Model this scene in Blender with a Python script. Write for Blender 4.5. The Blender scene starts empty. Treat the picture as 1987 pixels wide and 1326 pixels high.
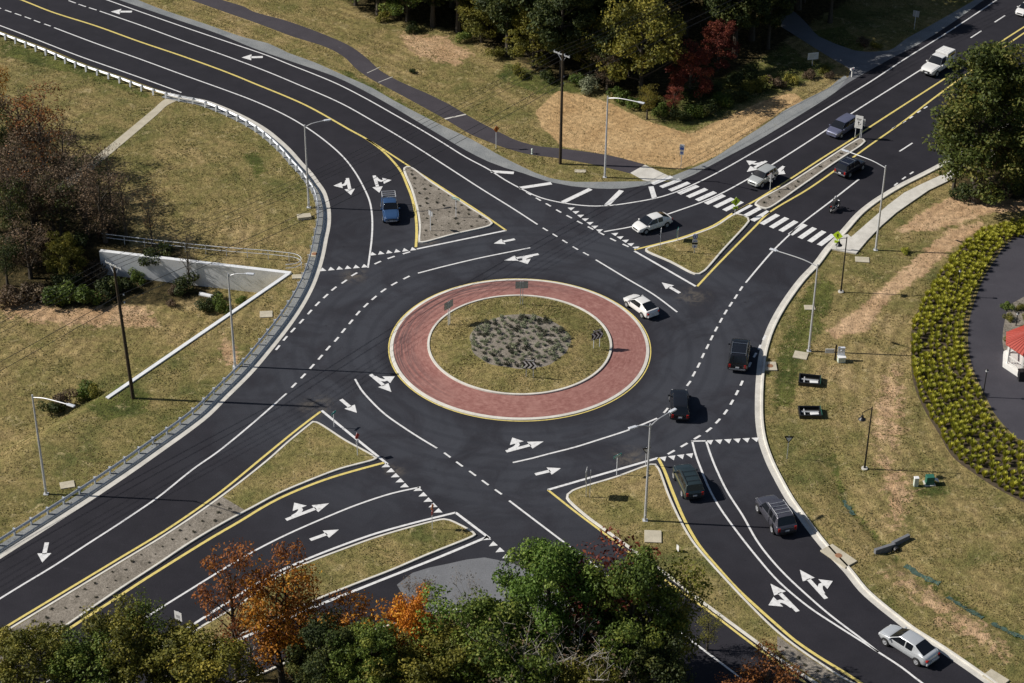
# Aerial view of a two-lane roundabout. Units are metres, x to the east of the picture, y away from the viewer,
# origin at the centre of the roundabout. The survey points below were read off the photograph and are laid on the
# ground surface (function G), so every line, kerb and object has its real place and size in the world.
import bpy, bmesh, math, random
import numpy as np
from mathutils import Vector, Matrix
from mathutils.geometry import tessellate_polygon

random.seed(7)
rng = np.random.default_rng(7)
sc = bpy.context.scene
COL = sc.collection

# ------------------------------------------------------------------ camera model
PW, PH = 1987.0, 1326.0
FPX, PITCH, ROLL, DIST = 3993.3834, 0.571291235, 0.010364837, 207.28581
CX, CY = 0.7744, -0.8646
fw = Vector((0, math.cos(PITCH), -math.sin(PITCH)))
r0 = Vector((1, 0, 0)); u0 = r0.cross(fw)
RT = r0 * math.cos(ROLL) + u0 * math.sin(ROLL)
UP = u0 * math.cos(ROLL) - r0 * math.sin(ROLL)
CAM = -fw * DIST - Vector((CX, CY, 0))


def ray(px, py):
    return fw + RT * ((px - PW / 2) / FPX) - UP * ((py - PH / 2) / FPX)


def GZ(px, py, z=0.0):
    d = ray(px, py)
    t = (z - CAM.z) / d.z
    return CAM + d * t


def proj(p):
    d = Vector(p) - CAM
    z = d.dot(fw)
    return PW / 2 + FPX * d.dot(RT) / z, PH / 2 - FPX * d.dot(UP) / z


# ------------------------------------------------------------------ terrain
WC = GZ(560, 529)                     # corner of the culvert wing walls
W1 = GZ(196, 486)                     # far end of wall 1
W2 = GZ(205, 772)                     # far end of wall 2
def _n2(a, b, side):
    d = (b - a); n = Vector((-d.y, d.x, 0)).normalized()
    return n * side
N1 = _n2(WC, W1, 1); N2 = _n2(WC, W2, -1)
_c = GZ(330, 600)
if (_c - WC).dot(N1) < 0: N1 = -N1
if (_c - WC).dot(N2) < 0: N2 = -N2


def sstep(a, b, x):
    t = np.clip((x - a) / (b - a), 0, 1)
    return t * t * (3 - 2 * t)


BASE = -0.03


def terr(x, y):
    x = np.asarray(x, float); y = np.asarray(y, float)
    dx = x - WC.x; dy = y - WC.y
    s1 = dx * N1.x + dy * N1.y
    s2 = dx * N2.x + dy * N2.y
    dist = np.hypot(dx, dy)
    w1 = 0.30 + 0.30 * np.maximum(0, dist - 24)
    w2 = 0.5 + 0.14 * dist
    d = 2.7 * sstep(0, 1, s1 / w1) * sstep(0, 1, s2 / w2)
    return BASE - d


def G(px, py, dz=0.0):
    z = BASE
    for _ in range(12):
        p = GZ(px, py, z)
        z = float(terr(p.x, p.y))
    return Vector((p.x, p.y, z + dz))


def R(px, py, z=0.0):
    return GZ(px, py, z)


def height_for(base, px_top):
    """height of a vertical pole on base whose top shows at picture row px_top"""
    lo, hi = 0.1, 40
    for _ in range(40):
        m = (lo + hi) / 2
        if proj(base + Vector((0, 0, m)))[1] > px_top: lo = m
        else: hi = m
    return lo


# ------------------------------------------------------------------ small geometry kit
def catmull(pts, closed=False, step=0.7):
    P = [Vector(p) for p in pts]
    n = len(P)
    if n < 3: return P
    out = []
    rngi = range(n) if closed else range(n - 1)
    for i in rngi:
        p0 = P[(i - 1) % n] if (closed or i > 0) else P[0] * 2 - P[1]
        p1 = P[i]; p2 = P[(i + 1) % n]
        p3 = P[(i + 2) % n] if (closed or i + 2 < n) else P[-1] * 2 - P[-2]
        d = [max((a - b).length, 1e-3) ** 0.5 for a, b in ((p1, p0), (p2, p1), (p3, p2))]
        t0 = 0; t1 = d[0]; t2 = t1 + d[1]; t3 = t2 + d[2]
        k = max(1, int((p2 - p1).length / step))
        for j in range(k):
            t = t1 + (t2 - t1) * j / k
            A1 = p0 * ((t1 - t) / (t1 - t0)) + p1 * ((t - t0) / (t1 - t0))
            A2 = p1 * ((t2 - t) / (t2 - t1)) + p2 * ((t - t1) / (t2 - t1))
            A3 = p2 * ((t3 - t) / (t3 - t2)) + p3 * ((t - t2) / (t3 - t2))
            B1 = A1 * ((t2 - t) / (t2 - t0)) + A2 * ((t - t0) / (t2 - t0))
            B2 = A2 * ((t3 - t) / (t3 - t1)) + A3 * ((t - t1) / (t3 - t1))
            out.append(B1 * ((t2 - t) / (t2 - t1)) + B2 * ((t - t1) / (t2 - t1)))
    if not closed: out.append(P[-1])
    return out


def polylen(P): return sum((b - a).length for a, b in zip(P, P[1:]))


def cut(P, s0, s1):
    """piece of a polyline between two arc lengths"""
    out = []; s = 0
    for a, b in zip(P, P[1:]):
        L = (b - a).length
        if L < 1e-9: continue
        e = s + L
        if e >= s0 and s <= s1:
            t0 = max(0, (s0 - s) / L); t1 = min(1, (s1 - s) / L)
            if not out: out.append(a.lerp(b, t0))
            out.append(a.lerp(b, t1))
        s = e
    return out


def at_len(P, s):
    for a, b in zip(P, P[1:]):
        L = (b - a).length
        if s <= L: return a.lerp(b, s / max(L, 1e-9)), (b - a).normalized()
        s -= L
    return P[-1].copy(), (P[-1] - P[-2]).normalized()


def normals2(P, closed=False):
    n = len(P); N = []
    for i in range(n):
        a = P[(i - 1) % n] if (closed or i > 0) else P[i]
        b = P[(i + 1) % n] if (closed or i < n - 1) else P[i]
        d1 = (P[i] - a); d2 = (b - P[i])
        d1.z = d2.z = 0
        if d1.length < 1e-9: d1 = d2
        if d2.length < 1e-9: d2 = d1
        d1 = d1.normalized(); d2 = d2.normalized()
        t = (d1 + d2)
        if t.length < 1e-6: t = d1
        t.normalize()
        nn = Vector((-t.y, t.x, 0))
        c = max(0.45, nn.dot(Vector((-d1.y, d1.x, 0))))
        N.append(nn / c)
    return N


def offset(P, d, closed=False):
    return [p + n * d for p, n in zip(P, normals2(P, closed))]


def area2(P):
    return 0.5 * sum(a.x * b.y - b.x * a.y for a, b in zip(P, P[1:] + P[:1]))


class MB:
    """collects simple shapes and links them as ONE mesh object"""
    def __init__(s): s.bm = bmesh.new()

    def faces(s, verts, faces):
        vs = [s.bm.verts.new(v) for v in verts]
        for f in faces:
            try: s.bm.faces.new([vs[i] for i in f])
            except ValueError: pass
        return vs

    def box(s, c, size, M=None, bevel=0.0):
        hx, hy, hz = size[0] / 2, size[1] / 2, size[2] / 2
        V = [Vector((x, y, z)) for z in (-hz, hz) for y in (-hy, hy) for x in (-hx, hx)]
        V = [v + Vector(c) for v in V]
        if M is not None: V = [M @ v for v in V]
        b = bmesh.new()
        vs = [b.verts.new(v) for v in V]
        for f in ((0, 2, 3, 1), (4, 5, 7, 6), (0, 1, 5, 4), (2, 6, 7, 3), (0, 4, 6, 2), (1, 3, 7, 5)):
            b.faces.new([vs[i] for i in f])
        if bevel: bmesh.ops.bevel(b, geom=b.edges[:], offset=bevel, segments=2, affect='EDGES', profile=0.5)
        s._merge(b)
        return s

    def _merge(s, b):
        off = {}
        for v in b.verts: off[v] = s.bm.verts.new(v.co)
        for f in b.faces:
            try: s.bm.faces.new([off[v] for v in f.verts])
            except ValueError: pass
        b.free()

    def tube(s, pts, radii, n=8, cap=True):
        pts = [Vector(p) for p in pts]
        if not isinstance(radii, (list, tuple)): radii = [radii] * len(pts)
        rings = []
        ref = None
        for i, p in enumerate(pts):
            a = pts[max(i - 1, 0)]; b = pts[min(i + 1, len(pts) - 1)]
            t = (b - a).normalized()
            if ref is None:
                ref = Vector((1, 0, 0)) if abs(t.x) < 0.8 else Vector((0, 1, 0))
            u = (ref - t * ref.dot(t))
            if u.length < 1e-5: u = Vector((0, 1, 0)) - t * t.y
            u.normalize(); v = t.cross(u); ref = u
            rings.append([s.bm.verts.new(p + (u * math.cos(2 * math.pi * k / n) + v * math.sin(2 * math.pi * k / n)) * radii[i]) for k in range(n)])
        for A, B in zip(rings, rings[1:]):
            for k in range(n):
                s.bm.faces.new((A[k], A[(k + 1) % n], B[(k + 1) % n], B[k]))
        if cap and n > 2:
            s.bm.faces.new(rings[0][::-1]); s.bm.faces.new(rings[-1])
        return s

    def lathe(s, prof, n=24, M=None, cap0=False, cap1=False):
        """prof: list of (r, z)"""
        M = M or Matrix.Identity(4)
        rings = []
        for r, z in prof:
            if r < 1e-6: rings.append([s.bm.verts.new(M @ Vector((0, 0, z)))])
            else: rings.append([s.bm.verts.new(M @ Vector((r * math.cos(2 * math.pi * k / n), r * math.sin(2 * math.pi * k / n), z))) for k in range(n)])
        for A, B in zip(rings, rings[1:]):
            for k in range(n):
                if len(A) == 1 and len(B) == 1: continue
                if len(A) == 1: s.bm.faces.new((A[0], B[(k + 1) % n], B[k]))
                elif len(B) == 1: s.bm.faces.new((A[k], A[(k + 1) % n], B[0]))
                else: s.bm.faces.new((A[k], A[(k + 1) % n], B[(k + 1) % n], B[k]))
        if cap0 and len(rings[0]) > 2: s.bm.faces.new(rings[0][::-1])
        if cap1 and len(rings[-1]) > 2: s.bm.faces.new(rings[-1])
        return s

    def poly(s, P, z=None):
        """flat, possibly concave polygon"""
        Q = [Vector((p.x, p.y, 0)) for p in P]
        vs = [s.bm.verts.new((p.x, p.y, p.z if z is None else z)) for p in P]
        for t in tessellate_polygon([Q]):
            a, b, c = (Q[i] for i in t)
            if (b - a).cross(c - a).z < 0: t = t[::-1]
            try: s.bm.faces.new([vs[i] for i in t])
            except ValueError: pass
        return s

    def prism(s, P, z0, z1):
        s.poly(P, z1)
        n = len(P)
        if area2(P) < 0: P = P[::-1]
        lo = [s.bm.verts.new((p.x, p.y, z0)) for p in P]
        hi = [s.bm.verts.new((p.x, p.y, z1)) for p in P]
        for i in range(n):
            j = (i + 1) % n
            s.bm.faces.new((lo[i], lo[j], hi[j], hi[i]))
        return s

    def ribbon(s, P, w, z, closed=False):
        P = [Vector((p.x, p.y, z)) for p in P]
        N = normals2(P, closed)
        L = [s.bm.verts.new(p + n * w / 2) for p, n in zip(P, N)]
        Rr = [s.bm.verts.new(p - n * w / 2) for p, n in zip(P, N)]
        m = len(P)
        for i in range(m if closed else m - 1):
            j = (i + 1) % m
            s.bm.faces.new((L[i], Rr[i], Rr[j], L[j]))
        return s

    def sweep(s, P, prof, closed=False, caps=True):
        """prof: (offset across, z) list swept along the ground polyline P (open profile gets closed)"""
        N = normals2(P, closed)
        rings = [[s.bm.verts.new(Vector((p.x + n.x * o, p.y + n.y * o, z))) for o, z in prof] for p, n in zip(P, N)]
        m = len(P); k = len(prof)
        for i in range(m if closed else m - 1):
            A = rings[i]; B = rings[(i + 1) % m]
            for j in range(k):
                q = (j + 1) % k
                s.bm.faces.new((A[j], A[q], B[q], B[j]))
        if caps and not closed and k > 2:
            s.bm.faces.new(rings[0][::-1]); s.bm.faces.new(rings[-1])
        return s

    def build(s, name, mat, parent=None, smooth=False, loc=None, recalc=True):
        if recalc: bmesh.ops.recalc_face_normals(s.bm, faces=s.bm.faces[:])
        me = bpy.data.meshes.new(name)
        s.bm.to_mesh(me); s.bm.free()
        if smooth:
            me.polygons.foreach_set('use_smooth', [True] * len(me.polygons))
        return link(name, me, mat, parent, loc)


def link(name, me, mat, parent=None, loc=None):
    o = bpy.data.objects.new(name, me)
    COL.objects.link(o)
    if mat is not None:
        if not me.materials: me.materials.append(mat)
    if parent is not None: o.parent = parent
    if loc is not None: o.location = loc
    return o


def smooth_angle(o, deg=40):
    me = o.data
    bm = bmesh.new(); bm.from_mesh(me)
    a = math.radians(deg)
    for f in bm.faces: f.smooth = True
    for e in bm.edges:
        if len(e.link_faces) == 2 and e.calc_face_angle(0) > a: e.smooth = False
    bm.to_mesh(me); bm.free()
    return o


def thing(name, label, cat, loc=(0, 0, 0), rz=0.0, group=None):
    o = bpy.data.objects.new(name, None)
    o.empty_display_size = 0.3
    COL.objects.link(o)
    o.location = loc; o.rotation_euler = (0, 0, rz)
    o['label'] = label; o['category'] = cat
    if group: o['group'] = group
    return o


def tag(o, label, cat, group=None):
    o['label'] = label; o['category'] = cat
    if group: o['group'] = group
    return o


def struct(o): o['kind'] = 'structure'; return o


def children_of(o): return [c for c in ALLCH.get(o.name, [])]


def copy_tree(o, parent=None):
    c = o.copy(); COL.objects.link(c)
    if parent is not None: c.parent = parent
    for ch in [x for x in o.children]:
        copy_tree(ch, c)
    return c


# ------------------------------------------------------------------ materials
class NT:
    def __init__(s, name):
        s.m = bpy.data.materials.new(name); s.m.use_nodes = True
        s.nt = s.m.node_tree
        for n in list(s.nt.nodes): s.nt.nodes.remove(n)
        s.out = s.nt.nodes.new('ShaderNodeOutputMaterial')
        s._pos = None

    def n(s, typ, **kw):
        nd = s.nt.nodes.new(typ)
        for k, v in kw.items(): setattr(nd, k, v)
        return nd

    def l(s, a, b): s.nt.links.new(a, b)

    def pos(s):
        if s._pos is None: s._pos = s.n('ShaderNodeTexCoord').outputs['Object']
        return s._pos

    def noise(s, scale, detail=4, rough=0.55, vec=None, dist=0.0):
        nd = s.n('ShaderNodeTexNoise')
        nd.inputs['Scale'].default_value = scale
        nd.inputs['Detail'].default_value = detail
        nd.inputs['Roughness'].default_value = rough
        nd.inputs['Distortion'].default_value = dist
        s.l(vec or s.pos(), nd.inputs['Vector'])
        return nd.outputs['Fac']

    def ramp(s, fac, stops):
        nd = s.n('ShaderNodeValToRGB')
        e = nd.color_ramp.elements
        while len(e) > 1: e.remove(e[-1])
        e[0].position = stops[0][0]; e[0].color = col4(stops[0][1])
        for p, c in stops[1:]:
            q = e.new(p); q.color = col4(c)
        s.l(fac, nd.inputs['Fac'])
        return nd.outputs['Color']

    def mix(s, fac, a, b, mode='MIX'):
        nd = s.n('ShaderNodeMix'); nd.data_type = 'RGBA'; nd.blend_type = mode
        for sock, v in ((nd.inputs[0], fac), (nd.inputs[6], a), (nd.inputs[7], b)):
            if hasattr(v, 'is_linked') or isinstance(v, bpy.types.NodeSocket): s.l(v, sock)
            elif isinstance(v, (int, float)): sock.default_value = v if sock == nd.inputs[0] else (v, v, v, 1)
            else: sock.default_value = col4(v)
        return nd.outputs[2]

    def math(s, op, a, b=None, c=None, clamp=False):
        nd = s.n('ShaderNodeMath'); nd.operation = op; nd.use_clamp = clamp
        for i, v in enumerate((a, b, c)):
            if v is None: continue
            if isinstance(v, bpy.types.NodeSocket): s.l(v, nd.inputs[i])
            else: nd.inputs[i].default_value = v
        return nd.outputs[0]

    def maprange(s, v, a, b, c=0.0, d=1.0, smooth=True):
        nd = s.n('ShaderNodeMapRange')
        nd.interpolation_type = 'SMOOTHSTEP' if smooth else 'LINEAR'
        s.l(v, nd.inputs[0])
        for i, q in enumerate((a, b, c, d)): nd.inputs[i + 1].default_value = q
        return nd.outputs[0]

    def attr(s, name):
        nd = s.n('ShaderNodeAttribute'); nd.attribute_name = name
        return nd.outputs['Fac']

    def bump(s, h, strength=0.5, dist=0.1):
        nd = s.n('ShaderNodeBump')
        nd.inputs['Strength'].default_value = strength
        nd.inputs['Distance'].default_value = dist
        s.l(h, nd.inputs['Height'])
        return nd.outputs['Normal']

    def pbr(s, color, rough=0.8, metal=0.0, spec=0.5, normal=None, coat=0.0):
        p = s.n('ShaderNodeBsdfPrincipled')
        if isinstance(color, bpy.types.NodeSocket): s.l(color, p.inputs['Base Color'])
        else: p.inputs['Base Color'].default_value = col4(color)
        if isinstance(rough, bpy.types.NodeSocket): s.l(rough, p.inputs['Roughness'])
        else: p.inputs['Roughness'].default_value = rough
        p.inputs['Metallic'].default_value = metal
        p.inputs['Specular IOR Level'].default_value = spec
        p.inputs['Coat Weight'].default_value = coat
        p.inputs['Coat Roughness'].default_value = 0.06
        if normal is not None: s.l(normal, p.inputs['Normal'])
        s.l(p.outputs[0], s.out.inputs[0])
        return s.m


def col4(c):
    if isinstance(c, (int, float)): return (c, c, c, 1)
    return (c[0], c[1], c[2], 1)


def simple(name, c, rough=0.6, metal=0.0, spec=0.5, var=0.12, scale=6.0, coat=0.0):
    t = NT(name)
    f = t.noise(scale, 3)
    a = tuple(x * (1 - var) for x in c); b = tuple(min(1, x * (1 + var)) for x in c)
    return t.pbr(t.ramp(f, [(0.3, a), (0.7, b)]), rough, metal, spec, coat=coat)


def make_asphalt(name, lo, hi, wear=True):
    t = NT(name)
    big = t.noise(0.06, 4); mid = t.noise(0.45, 5, 0.6); fine = t.noise(9.0, 3, 0.7)
    c = t.ramp(t.math('ADD', t.math('MULTIPLY', big, 0.55), t.math('MULTIPLY', mid, 0.45)), [(0.35, lo), (0.65, hi)])
    if wear:
        # traffic polishes and greys the circulating lanes; the new overlay on the approaches stays darker
        sep = t.n('ShaderNodeSeparateXYZ'); t.l(t.pos(), sep.inputs[0])
        r2 = t.math('POWER', t.math('ADD', t.math('POWER', sep.outputs[0], 2.0), t.math('POWER', sep.outputs[1], 2.0)), 0.5)
        ring = t.math('MULTIPLY', t.maprange(r2, 12.5, 15.0), t.maprange(r2, 44.0, 20.0))
        w = t.noise(0.16, 5, 0.65, dist=0.8)
        c = t.mix(t.math('MULTIPLY', ring, t.maprange(w, 0.35, 0.62, 0.25, 1.0)), c, (0.0480, 0.0515, 0.0640))
        # wheel tracks: narrow concentric bands, broken up
        band = t.math('SINE', t.math('MULTIPLY', r2, 3.4))
        c = t.mix(t.math('MULTIPLY', t.math('MULTIPLY', ring, t.maprange(band, 0.2, 1.0)), 0.35), c, (0.026, 0.028, 0.037))
        # grit that traffic never sweeps gathers off the island tips
        for (dx, dy, dr) in DUST:
            q = t.math('POWER', t.math('ADD', t.math('POWER', t.math('SUBTRACT', sep.outputs[0], dx), 2.0), t.math('POWER', t.math('SUBTRACT', sep.outputs[1], dy), 2.0)), 0.5)
            dm = t.math('MULTIPLY', t.maprange(q, dr, dr * 0.1), t.maprange(t.noise(0.8, 5, 0.7, dist=1.0), 0.40, 0.62))
            c = t.mix(t.math('MULTIPLY', dm, 0.55), c, (0.150, 0.130, 0.105))
    st = t.noise(0.9, 6, 0.65, dist=1.5)
    c = t.mix(t.maprange(st, 0.60, 0.74, 0, 0.35), c, tuple(x * 1.7 for x in hi))
    oil = t.noise(0.7, 3, 0.6)
    c = t.mix(t.maprange(oil, 0.66, 0.80, 0, 0.55), c, tuple(x * 0.55 for x in lo))
    c = t.mix(1.0, c, t.ramp(fine, [(0.3, 0.80), (0.7, 1.2)]), 'MULTIPLY')
    return t.pbr(c, 0.85, spec=0.22, normal=t.bump(fine, 0.35, 0.02))


def make_ground(name='grass_ground'):
    t = NT(name)
    n1 = t.noise(0.045, 4, 0.6, dist=0.6); n2 = t.noise(0.28, 5, 0.62, dist=0.5)
    n3 = t.noise(1.6, 6, 0.68); n4 = t.noise(6.5, 3, 0.7); n5 = t.noise(0.7, 5, 0.65, dist=1.2)
    f = t.math('ADD', t.math('MULTIPLY', n1, 0.5), t.math('MULTIPLY', n2, 0.5))
    c = t.ramp(f, [(0.36, (0.112, 0.120, 0.040)), (0.45, (0.196, 0.172, 0.064)), (0.55, (0.285, 0.222, 0.096)), (0.66, (0.385, 0.285, 0.145))])
    # greener where it stays damp
    lush = t.maprange(t.math('ADD', t.attr('lush'), t.math('MULTIPLY', t.math('SUBTRACT', n5, 0.5), 1.5)), 0.35, 0.75)
    c = t.mix(lush, c, t.ramp(n2, [(0.35, (0.060, 0.078, 0.022)), (0.65, (0.145, 0.150, 0.042))]))
    wild = t.maprange(n5, 0.54, 0.68, 0, 0.45)
    c = t.mix(wild, c, (0.105, 0.112, 0.030))
    pale = t.maprange(t.noise(0.85, 5, 0.7, dist=0.8), 0.55, 0.68, 0, 0.6)
    c = t.mix(pale, c, (0.46, 0.375, 0.205))
    dirt = t.maprange(t.math('ADD', t.attr('bare'), t.math('MULTIPLY', t.math('SUBTRACT', n5, 0.5), 1.3)), 0.42, 0.70)
    c = t.mix(dirt, c, t.ramp(n2, [(0.3, (0.40, 0.255, 0.140)), (0.7, (0.60, 0.415, 0.255))]))
    straw = t.maprange(t.math('ADD', t.attr('straw'), t.math('MULTIPLY', t.math('SUBTRACT', n5, 0.5), 0.8)), 0.40, 0.62)
    c = t.mix(straw, c, t.ramp(n2, [(0.3, (0.42, 0.270, 0.130)), (0.7, (0.56, 0.390, 0.205))]))
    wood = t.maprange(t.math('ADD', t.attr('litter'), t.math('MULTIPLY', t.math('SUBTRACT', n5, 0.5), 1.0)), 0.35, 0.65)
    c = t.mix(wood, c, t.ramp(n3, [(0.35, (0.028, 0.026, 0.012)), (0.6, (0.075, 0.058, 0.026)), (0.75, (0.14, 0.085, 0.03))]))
    # mower passes run along the kerbs
    mow = t.math('SINE', t.math('ADD', t.math('MULTIPLY', t.attr('roadd'), 4.2), t.math('MULTIPLY', n2, 5.0)))
    c = t.mix(t.math('MULTIPLY', t.maprange(n1, 0.40, 0.60), 0.55), c, t.mix(1.0, c, t.ramp(t.maprange(mow, -1.0, 1.0), [(0.0, 0.72), (1.0, 1.22)]), 'MULTIPLY'))
    k = t.math('ADD', t.math('MULTIPLY', n3, 0.6), t.math('MULTIPLY', n4, 0.4))
    c = t.mix(1.0, c, t.ramp(k, [(0.36, 0.52), (0.47, 0.94), (0.60, 1.36)]), 'MULTIPLY')
    return t.pbr(c, 0.95, spec=0.1, normal=t.bump(k, 0.9, 0.30))


def make_mulch(name):
    t = NT(name)
    n1 = t.noise(0.6, 4); n2 = t.noise(5.0, 5, 0.7); n3 = t.noise(14, 2)
    c = t.ramp(t.math('ADD', t.math('MULTIPLY', n1, 0.4), t.math('MULTIPLY', n2, 0.6)), [(0.34, (0.135, 0.120, 0.098)), (0.5, (0.250, 0.222, 0.186)), (0.68, (0.39, 0.350, 0.300))])
    c = t.mix(1.0, c, t.ramp(n3, [(0.3, 0.7), (0.7, 1.25)]), 'MULTIPLY')
    return t.pbr(c, 0.95, spec=0.1, normal=t.bump(n2, 0.7, 0.1))


def make_concrete(name, a=(0.42, 0.40, 0.36), b=(0.60, 0.575, 0.52)):
    t = NT(name)
    n1 = t.noise(0.8, 5, 0.6); n2 = t.noise(9, 3)
    c = t.ramp(n1, [(0.3, a), (0.7, b)])
    c = t.mix(1.0, c, t.ramp(n2, [(0.3, 0.88), (0.7, 1.08)]), 'MULTIPLY')
    return t.pbr(c, 0.85, spec=0.25)


def make_gravel(name):
    t = NT(name)
    n1 = t.noise(0.35, 5, 0.6); n2 = t.noise(7, 5, 0.75)
    c = t.ramp(n1, [(0.3, (0.20, 0.215, 0.225)), (0.7, (0.31, 0.32, 0.32))])
    c = t.mix(t.maprange(t.noise(0.5, 5, 0.7, dist=1.0), 0.6, 0.75, 0, 0.6), c, (0.22, 0.20, 0.13))
    c = t.mix(1.0, c, t.ramp(n2, [(0.3, 0.65), (0.7, 1.3)]), 'MULTIPLY')
    return t.pbr(c, 0.95, spec=0.15, normal=t.bump(n2, 0.5, 0.06))


def make_paint(name, c):
    t = NT(name)
    n = t.noise(3.0, 5, 0.7); w = t.noise(0.5, 3)
    col = t.ramp(n, [(0.30, tuple(x * 0.50 for x in c)), (0.42, tuple(x * 0.86 for x in c)), (0.55, c)])
    col = t.mix(t.maprange(w, 0.62, 0.8, 0, 0.25), col, tuple(x * 0.5 for x in c))
    return t.pbr(col, 0.65, spec=0.3)


def make_brick(name):
    """stamped red concrete of the truck apron: radial joints, mottling, tyre scuffs near the outer edge"""
    t = NT(name)
    sep = t.n('ShaderNodeSeparateXYZ'); t.l(t.pos(), sep.inputs[0])
    r = t.math('POWER', t.math('ADD', t.math('POWER', sep.outputs[0], 2.0), t.math('POWER', sep.outputs[1], 2.0)), 0.5)
    th = t.math('ARCTAN2', sep.outputs[1], sep.outputs[0])
    comb = t.n('ShaderNodeCombineXYZ')
    t.l(t.math('MULTIPLY', r, 3.2), comb.inputs[0]); t.l(t.math('MULTIPLY', th, 9.0), comb.inputs[1])
    pol = comb.outputs[0]
    n1 = t.noise(0.35, 4); n2 = t.noise(2.2, 6, 0.7); n3 = t.noise(1.4, 6, 0.72, vec=pol, dist=0.4)
    c = t.ramp(t.math('ADD', t.math('MULTIPLY', n2, 0.5), t.math('MULTIPLY', n3, 0.5)),
               [(0.32, (0.190, 0.080, 0.070)), (0.48, (0.300, 0.136, 0.118)), (0.66, (0.440, 0.235, 0.205))])
    c = t.mix(t.maprange(n1, 0.4, 0.7, 0, 0.4), c, (0.40, 0.215, 0.185))
    br = t.n('ShaderNodeTexBrick'); t.l(comb.outputs[0], br.inputs['Vector'])
    br.inputs['Scale'].default_value = 1.0; br.inputs['Mortar Size'].default_value = 0.05
    br.inputs['Brick Width'].default_value = 1.3; br.inputs['Row Height'].default_value = 0.45
    br.inputs['Color1'].default_value = (1, 1, 1, 1); br.inputs['Color2'].default_value = (0.82, 0.82, 0.82, 1)
    br.inputs['Mortar'].default_value = (0.62, 0.6, 0.6, 1)
    c = t.mix(0.08, c, br.outputs['Color'], 'MULTIPLY')
    c2 = t.n('ShaderNodeCombineXYZ'); t.l(t.math('MULTIPLY', r, 2.6), c2.inputs[0]); t.l(t.math('MULTIPLY', th, 0.9), c2.inputs[1])
    sc_ = t.noise(1.5, 4, 0.6, vec=c2.outputs[0])
    side = t.maprange(t.math('SUBTRACT', t.math('MULTIPLY', sep.outputs[1], 0.6), sep.outputs[0]), -3.0, 10.0)
    scuff = t.math('MULTIPLY', t.math('MULTIPLY', t.maprange(sc_, 0.40, 0.58), t.maprange(r, 9.6, 11.8)), side)
    c = t.mix(t.math('MULTIPLY', scuff, 0.75), c, (0.085, 0.062, 0.066))
    return t.pbr(c, 0.85, spec=0.2)


def make_leaf(name, ca, cb, cc=None):
    t = NT(name)
    at = t.n('ShaderNodeAttribute'); at.attribute_name = 'tint'
    oi = t.n('ShaderNodeObjectInfo')
    c = t.ramp(at.outputs['Fac'], [(0.0, ca), (0.6, cb), (1.0, cc or cb)])
    c = t.mix(1.0, c, t.ramp(oi.outputs['Random'], [(0.0, (0.78, 0.80, 0.78)), (1.0, (1.22, 1.15, 1.1))]), 'MULTIPLY')
    p = t.n('ShaderNodeBsdfPrincipled')
    t.l(c, p.inputs['Base Color']); p.inputs['Roughness'].default_value = 0.6; p.inputs['Specular IOR Level'].default_value = 0.25
    tr = t.n('ShaderNodeBsdfTranslucent'); t.l(c, tr.inputs['Color'])
    mx = t.n('ShaderNodeMixShader'); mx.inputs[0].default_value = 0.22
    t.l(p.outputs[0], mx.inputs[1]); t.l(tr.outputs[0], mx.inputs[2]); t.l(mx.outputs[0], t.out.inputs[0])
    return t.m


def make_bark(name, a, b):
    t = NT(name)
    mp = t.n('ShaderNodeMapping'); mp.inputs['Scale'].default_value = (6, 6, 1.2); t.l(t.pos(), mp.inputs[0])
    f = t.noise(2.0, 5, 0.7, vec=mp.outputs[0])
    return t.pbr(t.ramp(f, [(0.3, a), (0.7, b)]), 0.9, spec=0.15, normal=t.bump(f, 0.6, 0.03))


def paintwork(name, c, metal=0.0, rough=0.32):
    t = NT(name)
    n = t.noise(2.0, 4)
    col = t.ramp(n, [(0.3, tuple(x * 0.94 for x in c)), (0.7, c)])
    return t.pbr(col, rough, metal, 0.5, coat=0.6)


DUST = [(R(x, y).x, R(x, y).y, r) for x, y, r in ((616, 788, 2.6), (1343, 574, 2.6), (690, 536, 2.2), (1222, 888, 2.6), (1010, 1105, 2.0), (765, 912, 1.6), (830, 468, 2.0))]
M = {}
M['ground'] = make_ground()
M['asphalt'] = make_asphalt('road_asphalt', (0.0170, 0.0165, 0.0220), (0.0290, 0.0278, 0.0355))
M['asphalt_old'] = make_asphalt('old_asphalt', (0.150, 0.155, 0.168), (0.215, 0.222, 0.238), False)
M['asphalt_path'] = make_asphalt('path_asphalt', (0.050, 0.045, 0.054), (0.074, 0.067, 0.078), False)
M['asphalt_yard'] = make_asphalt('yard_asphalt', (0.050, 0.048, 0.059), (0.070, 0.067, 0.080), False)
M['gravel'] = make_gravel('shoulder_gravel')
M['mulch'] = make_mulch('grey_mulch')
M['concrete'] = make_concrete('concrete', (0.52, 0.50, 0.455), (0.70, 0.675, 0.62))
M['concrete_kerb'] = make_concrete('kerb_concrete', (0.60, 0.575, 0.52), (0.78, 0.755, 0.69))
M['concrete_wall'] = make_concrete('wall_concrete', (0.70, 0.72, 0.745), (0.84, 0.86, 0.88))
M['concrete_tan'] = make_concrete('tan_concrete', (0.44, 0.40, 0.31), (0.58, 0.53, 0.42))
M['white'] = make_paint('white_road_paint', (0.80, 0.80, 0.80))
M['yellow'] = make_paint('yellow_road_paint', (0.76, 0.62, 0.20))
M['brick'] = make_brick('red_apron')
M['galv'] = simple('galvanised_steel', (0.70, 0.73, 0.78), 0.45, 0.15, var=0.1)
M['alu'] = simple('brushed_aluminium', (0.62, 0.63, 0.65), 0.45, 0.3, var=0.06)
M['sign_back'] = simple('sign_back', (0.52, 0.53, 0.54), 0.5, 0.3)
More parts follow.
